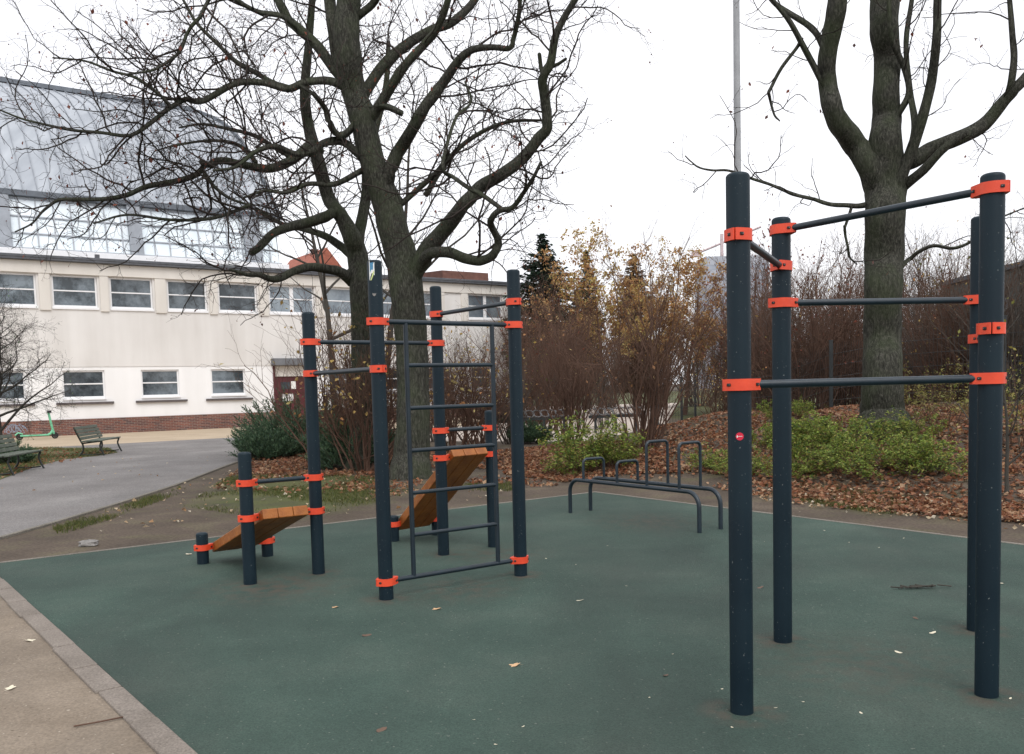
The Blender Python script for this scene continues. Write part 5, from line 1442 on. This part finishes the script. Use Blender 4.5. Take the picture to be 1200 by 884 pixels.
def putg(k, base, label, sc=1.0, rot=0.0, group='low green shrubs among the fallen leaves'):
    if not gu[k]:
        gu[k] = True; o = gk[k]; o.location = tuple(base); o.scale = (sc,) * 3; o.rotation_euler = (0, 0, rot); o['label'] = label; o['group'] = group; return o
    return dup(gk[k], base, label, rot, (sc * r_.uniform(.8, 1.1), sc * r_.uniform(.7, 1.0), sc * r_.uniform(.65, 1.05)), group)
for px, py, k, sc_, lab in [
    (690, 553, 1, 1.3, 'tall yellow-green shrub directly left of the hoop stand, on fallen leaves'),
    (722, 548, 1, .85, 'green shrub behind the lowest left hoops of the stand'),
    (665, 556, 3, .9, 'small low green shrub at the soil edge, far left of the hoop stand'),
    (870, 556, 3, 1.0, 'low green tuft hidden behind the front left rig post'),
    (842, 548, 3, .9, 'small bright green shrub behind the right end hoops'),
    (905, 527, 0, .95, 'bright green mound between the two left rig posts'),
    (945, 522, 0, 1.0, 'green mound right of the rear left rig post, upslope'),
    (960, 548, 0, 1.15, 'broad bright green mound at front centre of the bank, seen through the rig'),
    (1000, 533, 0, 1.2, 'broad green mound in front of the bank tree foot'),
    (1010, 556, 0, 1.0, 'green mound low on the bank, below the tree foot, right of the broad front mound'),
    (1050, 548, 0, 1.05, 'green mound on the bank right of centre'),
    (1085, 552, 3, 1.25, 'outlying green shrub right of the mounds, nearest the right rig posts'),
    (1060, 520, 1, .8, 'green shrub right beside the bank tree foot'),
    (925, 505, 0, .85, 'green mound highest up behind the left rig posts'),
    (1075, 503, 2, .95, 'loose olive shrub right of the bank tree'),
    (1110, 500, 2, 1.1, 'olive leafy shrub between bank tree and right rig posts'),
    (1195, 505, 2, 1.25, 'olive leafy shrub at the right picture edge'),
    (930, 560, 3, .8, 'small green tuft at the foot of the bank, right of the rear left rig post'),
    (985, 498, 2, .8, 'thin olive shrub left of the bank tree foot')]:
    putg(k, gpt(px, py), lab, sc_, r_.uniform(0, 6.28))
# sapling on the far right
b = gpt(1180, 580)
plain_tree('thin dark sapling with few yellow-green leaves right of the rig posts', (b[0], b[1], b[2]), 2.2, .028, 71,
           [dict(gap=.16, len=(.25, .6), ang=(25, 60), crook=.15, up=.05, n=5, rmin=.004, rk=.007, lift=.2), dict(gap=.12, len=(.1, .25), ang=(25, 60), crook=.2, up=.03, n=3, rmin=.003, rk=.006)],
           crown_h=.15, nl=9, leaf='olive', nleaf=130, lsize=(.04, .07), name='sapling', spread=(.3, .5))

# ================================================================== GROUND COVER (uncountable)
def in_poly(poly, n, r):
    poly = np.array(poly)[:, :2]; lo = poly.min(0); hi = poly.max(0); out = []
    while sum(map(len, out)) < n:
        p = r.uniform(lo, hi, (n, 2)); out.append(p[sd_poly(p[:, 0], p[:, 1], poly) > 0])
    return np.concatenate(out)[:n]


def scatter(mb, poly, n, r, size, clump=.0, lay=.35, zoff=.012, thr=None):
    p = in_poly(poly, n, r)
    if clump:
        v = np.sin(p[:, 0] * 2.1 + 1.3 * np.sin(p[:, 1] * 1.7)) + np.sin(p[:, 1] * 2.6 + 1.1 * np.sin(p[:, 0] * 1.3)) + r.normal(size=len(p)) * .6
        p = p[v > clump]
    z = tz(p[:, 0], p[:, 1]); c = np.stack([p[:, 0], p[:, 1], z + zoff + r.uniform(0, .03, len(p))], 1)
    d = r.normal(size=(len(p), 3)); d[:, 2] *= lay
    quads_leaves(mb, c, r.uniform(*size, len(p)), d, aspect=.8, r=r, fold=.45)
rl = np.random.default_rng(77); lit = MB()
bank = [gpt(*p) for p in ((775, 547), (830, 556), (930, 577), (1040, 585), (1120, 590), (1260, 606))] + [np.array([17, 16, 0]), np.array([12, 22, 0]), np.array([7, 25, 0])] + [gpt(*p) for p in ((835, 488), (770, 515), (742, 530))]
scatter(lit, bank, 34000, rl, (.055, .11))
scatter(lit, [gpt(*p) for p in ((590, 556), (660, 566), (740, 556), (800, 556), (770, 530), (740, 522), (600, 526))], 9500, rl, (.055, .11))
scatter(lit, [gp(*p) for p in ((275, 556), (370, 560), (440, 556), (470, 548), (600, 552), (600, 530), (470, 528), (300, 534))], 10000, rl, (.06, .11), clump=-1.2)
scatter(lit, [gp(*p) for p in ((250, 575), (440, 585), (520, 575), (600, 575), (660, 570), (590, 553), (440, 556), (270, 556))], 2200, rl, (.05, .10), clump=.2)
scatter(lit, [gpt(*p) for p in ((920, 583), (1040, 600), (1130, 607), (1260, 622), (1260, 600), (1120, 588), (930, 576))], 2600, rl, (.045, .09), clump=.0)
scatter(lit, [gpt(*p) for p in ((740, 566), (830, 572), (930, 592), (1040, 603), (1260, 627), (1260, 596), (1040, 578), (930, 568), (820, 552), (740, 552))], 1500, rl, (.045, .09), clump=-.3)
scatter(lit, [gp(*p) for p in ((0, 563), (40, 549), (112, 535), (138, 531), (60, 526), (0, 530))], 500, rl, (.06, .11))
o = lit.build('leaf_litter', MT['litter']); struct(o, 'stuff')
pal = MB()
scatter(pal, [gp(*p) for p in ((0, 655), (120, 630), (250, 612), (440, 603), (600, 582), (640, 575), (600, 556), (440, 556), (262, 552), (130, 597))], 260, rl, (.035, .085), lay=.25)
scatter(pal, bank, 1500, rl, (.04, .08)); scatter(pal, [gpt(*p) for p in ((880, 588), (1040, 608), (1200, 626), (1260, 626), (1260, 596), (1040, 578), (900, 566))], 260, rl, (.03, .065))
scatter(pal, [(-6.5, 22, 0), (-6.2, 10, 0), (-11, 12, 0), (-11, 28, 0)], 45, rl, (.04, .07), lay=.2)
o = pal.build('pale_leaf_litter', MT['litter_pale']); struct(o, 'stuff')
# short grass
gm = MB()
def blades(poly, n, h, clump=None):
    p = in_poly(poly, n, rl)
    if clump is not None:
        v = np.sin(p[:, 0] * 1.9 + 1.3 * np.sin(p[:, 1] * 1.4)) + np.sin(p[:, 1] * 2.3 + 1.1 * np.sin(p[:, 0] * 1.9)) + rl.normal(size=len(p)) * .5
        p = p[v > clump]
    k = len(p); z = tz(p[:, 0], p[:, 1]); a = rl.uniform(0, 2 * PI, k); hh = rl.uniform(h * .5, h, k); ln = rl.normal(size=(k, 2)) * hh[:, None] * .5
    base = np.stack([p[:, 0], p[:, 1], z], 1); sd = np.stack([np.cos(a), np.sin(a), 0 * a], 1) * .005
    tip = base + np.stack([ln[:, 0], ln[:, 1], hh], 1); mid = (base + tip) / 2 + np.array([0, 0, .1]) * hh[:, None]
    v = np.stack([base - sd, base + sd, mid + sd * .7, tip, mid - sd * .7], 1).reshape(-1, 3); b_ = np.arange(k)[:, None] * 5
    gm.v.append(v); q = (b_ + np.array([[0, 1, 2, 3, 4]])) + gm.n
    gm.f.extend(map(tuple, q.tolist())); gm.m.extend([0] * k); gm.sm.extend([False] * k); gm.n += len(v)
blades([gp(*p) for p in ((215, 594), (330, 612), (450, 588), (450, 560), (380, 556), (270, 558))], 15000, .06, .1)
blades([gp(*p) for p in ((450, 582), (600, 576), (600, 562), (450, 566))], 5000, .06, .5)
blades([gpt(*p) for p in ((880, 580), (1010, 600), (1130, 612), (1200, 612), (1130, 590), (1000, 576), (900, 566))], 8000, .06, .2)
blades([gp(*p) for p in ((60, 620), (130, 598), (210, 572), (225, 574), (140, 606), (70, 628))], 2500, .07, .6)
blades([gp(*p) for p in ((0, 563), (40, 548), (75, 539), (112, 535), (138, 531), (128, 526), (60, 525), (0, 527))], 7000, .09, -.5)
o = gm.build('grass', MT['grass']); struct(o, 'stuff')

# ---- single leaves and bits lying on the rubber and the gravel
def leaf_mesh(seed, lobed):
    r = np.random.default_rng(seed); n = 30; vs = []
    for i in range(n):
        a = 2 * PI * i / n; k = (.62 + .38 * abs(math.cos(2.5 * a)) ** 1.6) if lobed else (.55 + .45 * abs(math.cos(a)) ** 1.5)
        k *= 1 + r.normal() * .05; vs.append((math.cos(a) * k * .5, math.sin(a) * k * .5 * (1 if lobed else .8), .10 * k * k * (1 + .6 * math.sin(a * 2 + seed)) * .5))
    vs.append((0, 0, 0)); mb = MB(); mb.add(vs, [(i, (i + 1) % n, n) for i in range(n)], 0, True)
    if lobed: mb.add([(-.5, -.012, .02), (-.5, .012, .02), (-.85, .02, .05), (-.85, 0, .05)], [(0, 1, 2, 3)], 0, False)
    return mb
MT['leaf_tan'] = mat('tan_leaf', (.52, .30, .15), .7, .2, 30, col2=(.66, .45, .26)); MT['leaf_pale'] = mat('pale_dry_leaf', (.60, .55, .42), .7, .2, 30); MT['leaf_brown'] = mat('brown_leaf', (.10, .06, .04), .7, .3, 30)
protos = [leaf_mesh(1, True).build('fallen_leaf', MT['leaf_tan']), leaf_mesh(2, False).build('fallen_leaf', MT['leaf_pale']), leaf_mesh(3, False).build('fallen_leaf', MT['leaf_brown']), leaf_mesh(5, True).build('fallen_leaf', MT['leaf_pale'])]
pu = [False] * 4
SPK = 'small pale leaf scrap lying on the green rubber'
LV = [(603, 780, 0, .075, 'curled tan leaf, lying alone in the middle of the green rubber'), (512, 714, 0, .075, 'tan leaf on the rubber just right of the tall ladder post'),
      (393, 712, 0, .06, 'tan leaf on the rubber between short post and tall ladder post'), (680, 704, 1, .06, 'pale leaf on the rubber between ladder and front rig post'),
      (36, 750, 3, .075, 'pale leaf on the brown gravel beside the kerb, farther up'), (11, 806, 3, .075, 'pale leaf on the brown gravel at the left edge, nearer'),
      (430, 745, 2, .07, 'dark brown leaf flat on the rubber below the tall ladder post'), (447, 856, 2, .06, 'brown leaf near the bottom edge on the rubber'),
      (891, 689, 2, .06, 'dark shrivelled leaf between the two left rig posts'), (1173, 684, 3, .05, 'pale yellow leaf right of the front right rig post'),
      (1073, 725, 2, .05, 'brown leaf below the dark twig bits inside the rig'), (780, 792, 2, .05, 'brown leaf left of the front left rig post foot'),
      (1053, 765, 1, .045, 'pale slender leaf midway between rear left and front right rig feet'), (1093, 742, 1, .05, 'pale leaf left of the rear right rig foot'),
      (222, 650, 3, .09, 'pale leaf left of the lowest short post')]
for x, y in ((896, 635), (966, 622), (995, 636), (1030, 642), (1059, 631), (909, 830), (941, 823), (858, 853), (846, 808), (734, 687), (788, 767), (761, 818), (613, 852), (555, 844), (581, 873), (937, 600), (640, 655), (712, 640), (675, 662), (1184, 819), (1009, 836)):
    LV.append((x, y, 1, .019, SPK))
for x, y, k, sz, lab in LV:
    p = gp(x, y, .012); rot = (r_.uniform(-.2, .2), r_.uniform(-.2, .2), r_.uniform(0, 6.28)); loc = (p[0], p[1], .014 if x > 100 or y < 700 else .007)
    if not pu[k]: pu[k] = True; o = protos[k]
    else: o = protos[k].copy(); COL.objects.link(o)
    o.location = loc; o.rotation_euler = rot; o.scale = (sz, sz, sz); tag(o, lab, 'leaf', 'leaf scraps on the rubber' if lab == SPK else 'single fallen leaves')
# a heap of dark twig bits inside the pull-up rig
mb = MB(); p0 = gp(1074, 690, .012); r2 = np.random.default_rng(8)
for k in range(26):
    c = p0 + np.array([r2.normal() * .09, r2.normal() * .012, .018]); a = r2.uniform(-.7, .7); d = np.array([math.cos(a), math.sin(a), r2.normal() * .15]) * r2.uniform(.015, .05)
    mb.tube([c - d, c + d], .005, 5)
tag(mb.build('twig_bits', MT['bark_dark'], None, p0), 'streak of dark twig bits on the rubber inside the pull-up rig', 'twigs')
mb = MB(); p0 = gp(118, 848, .006)
mb.tube([p0 + np.array([-.11, -.05, .008]), p0 + np.array([0, .0, .010]), p0 + np.array([.10, .07, .008])], .004, 6)
tag(mb.build('twig', MT['stem_brown'], None, p0), 'short thin twig lying on the brown gravel inside the kerb', 'twig')
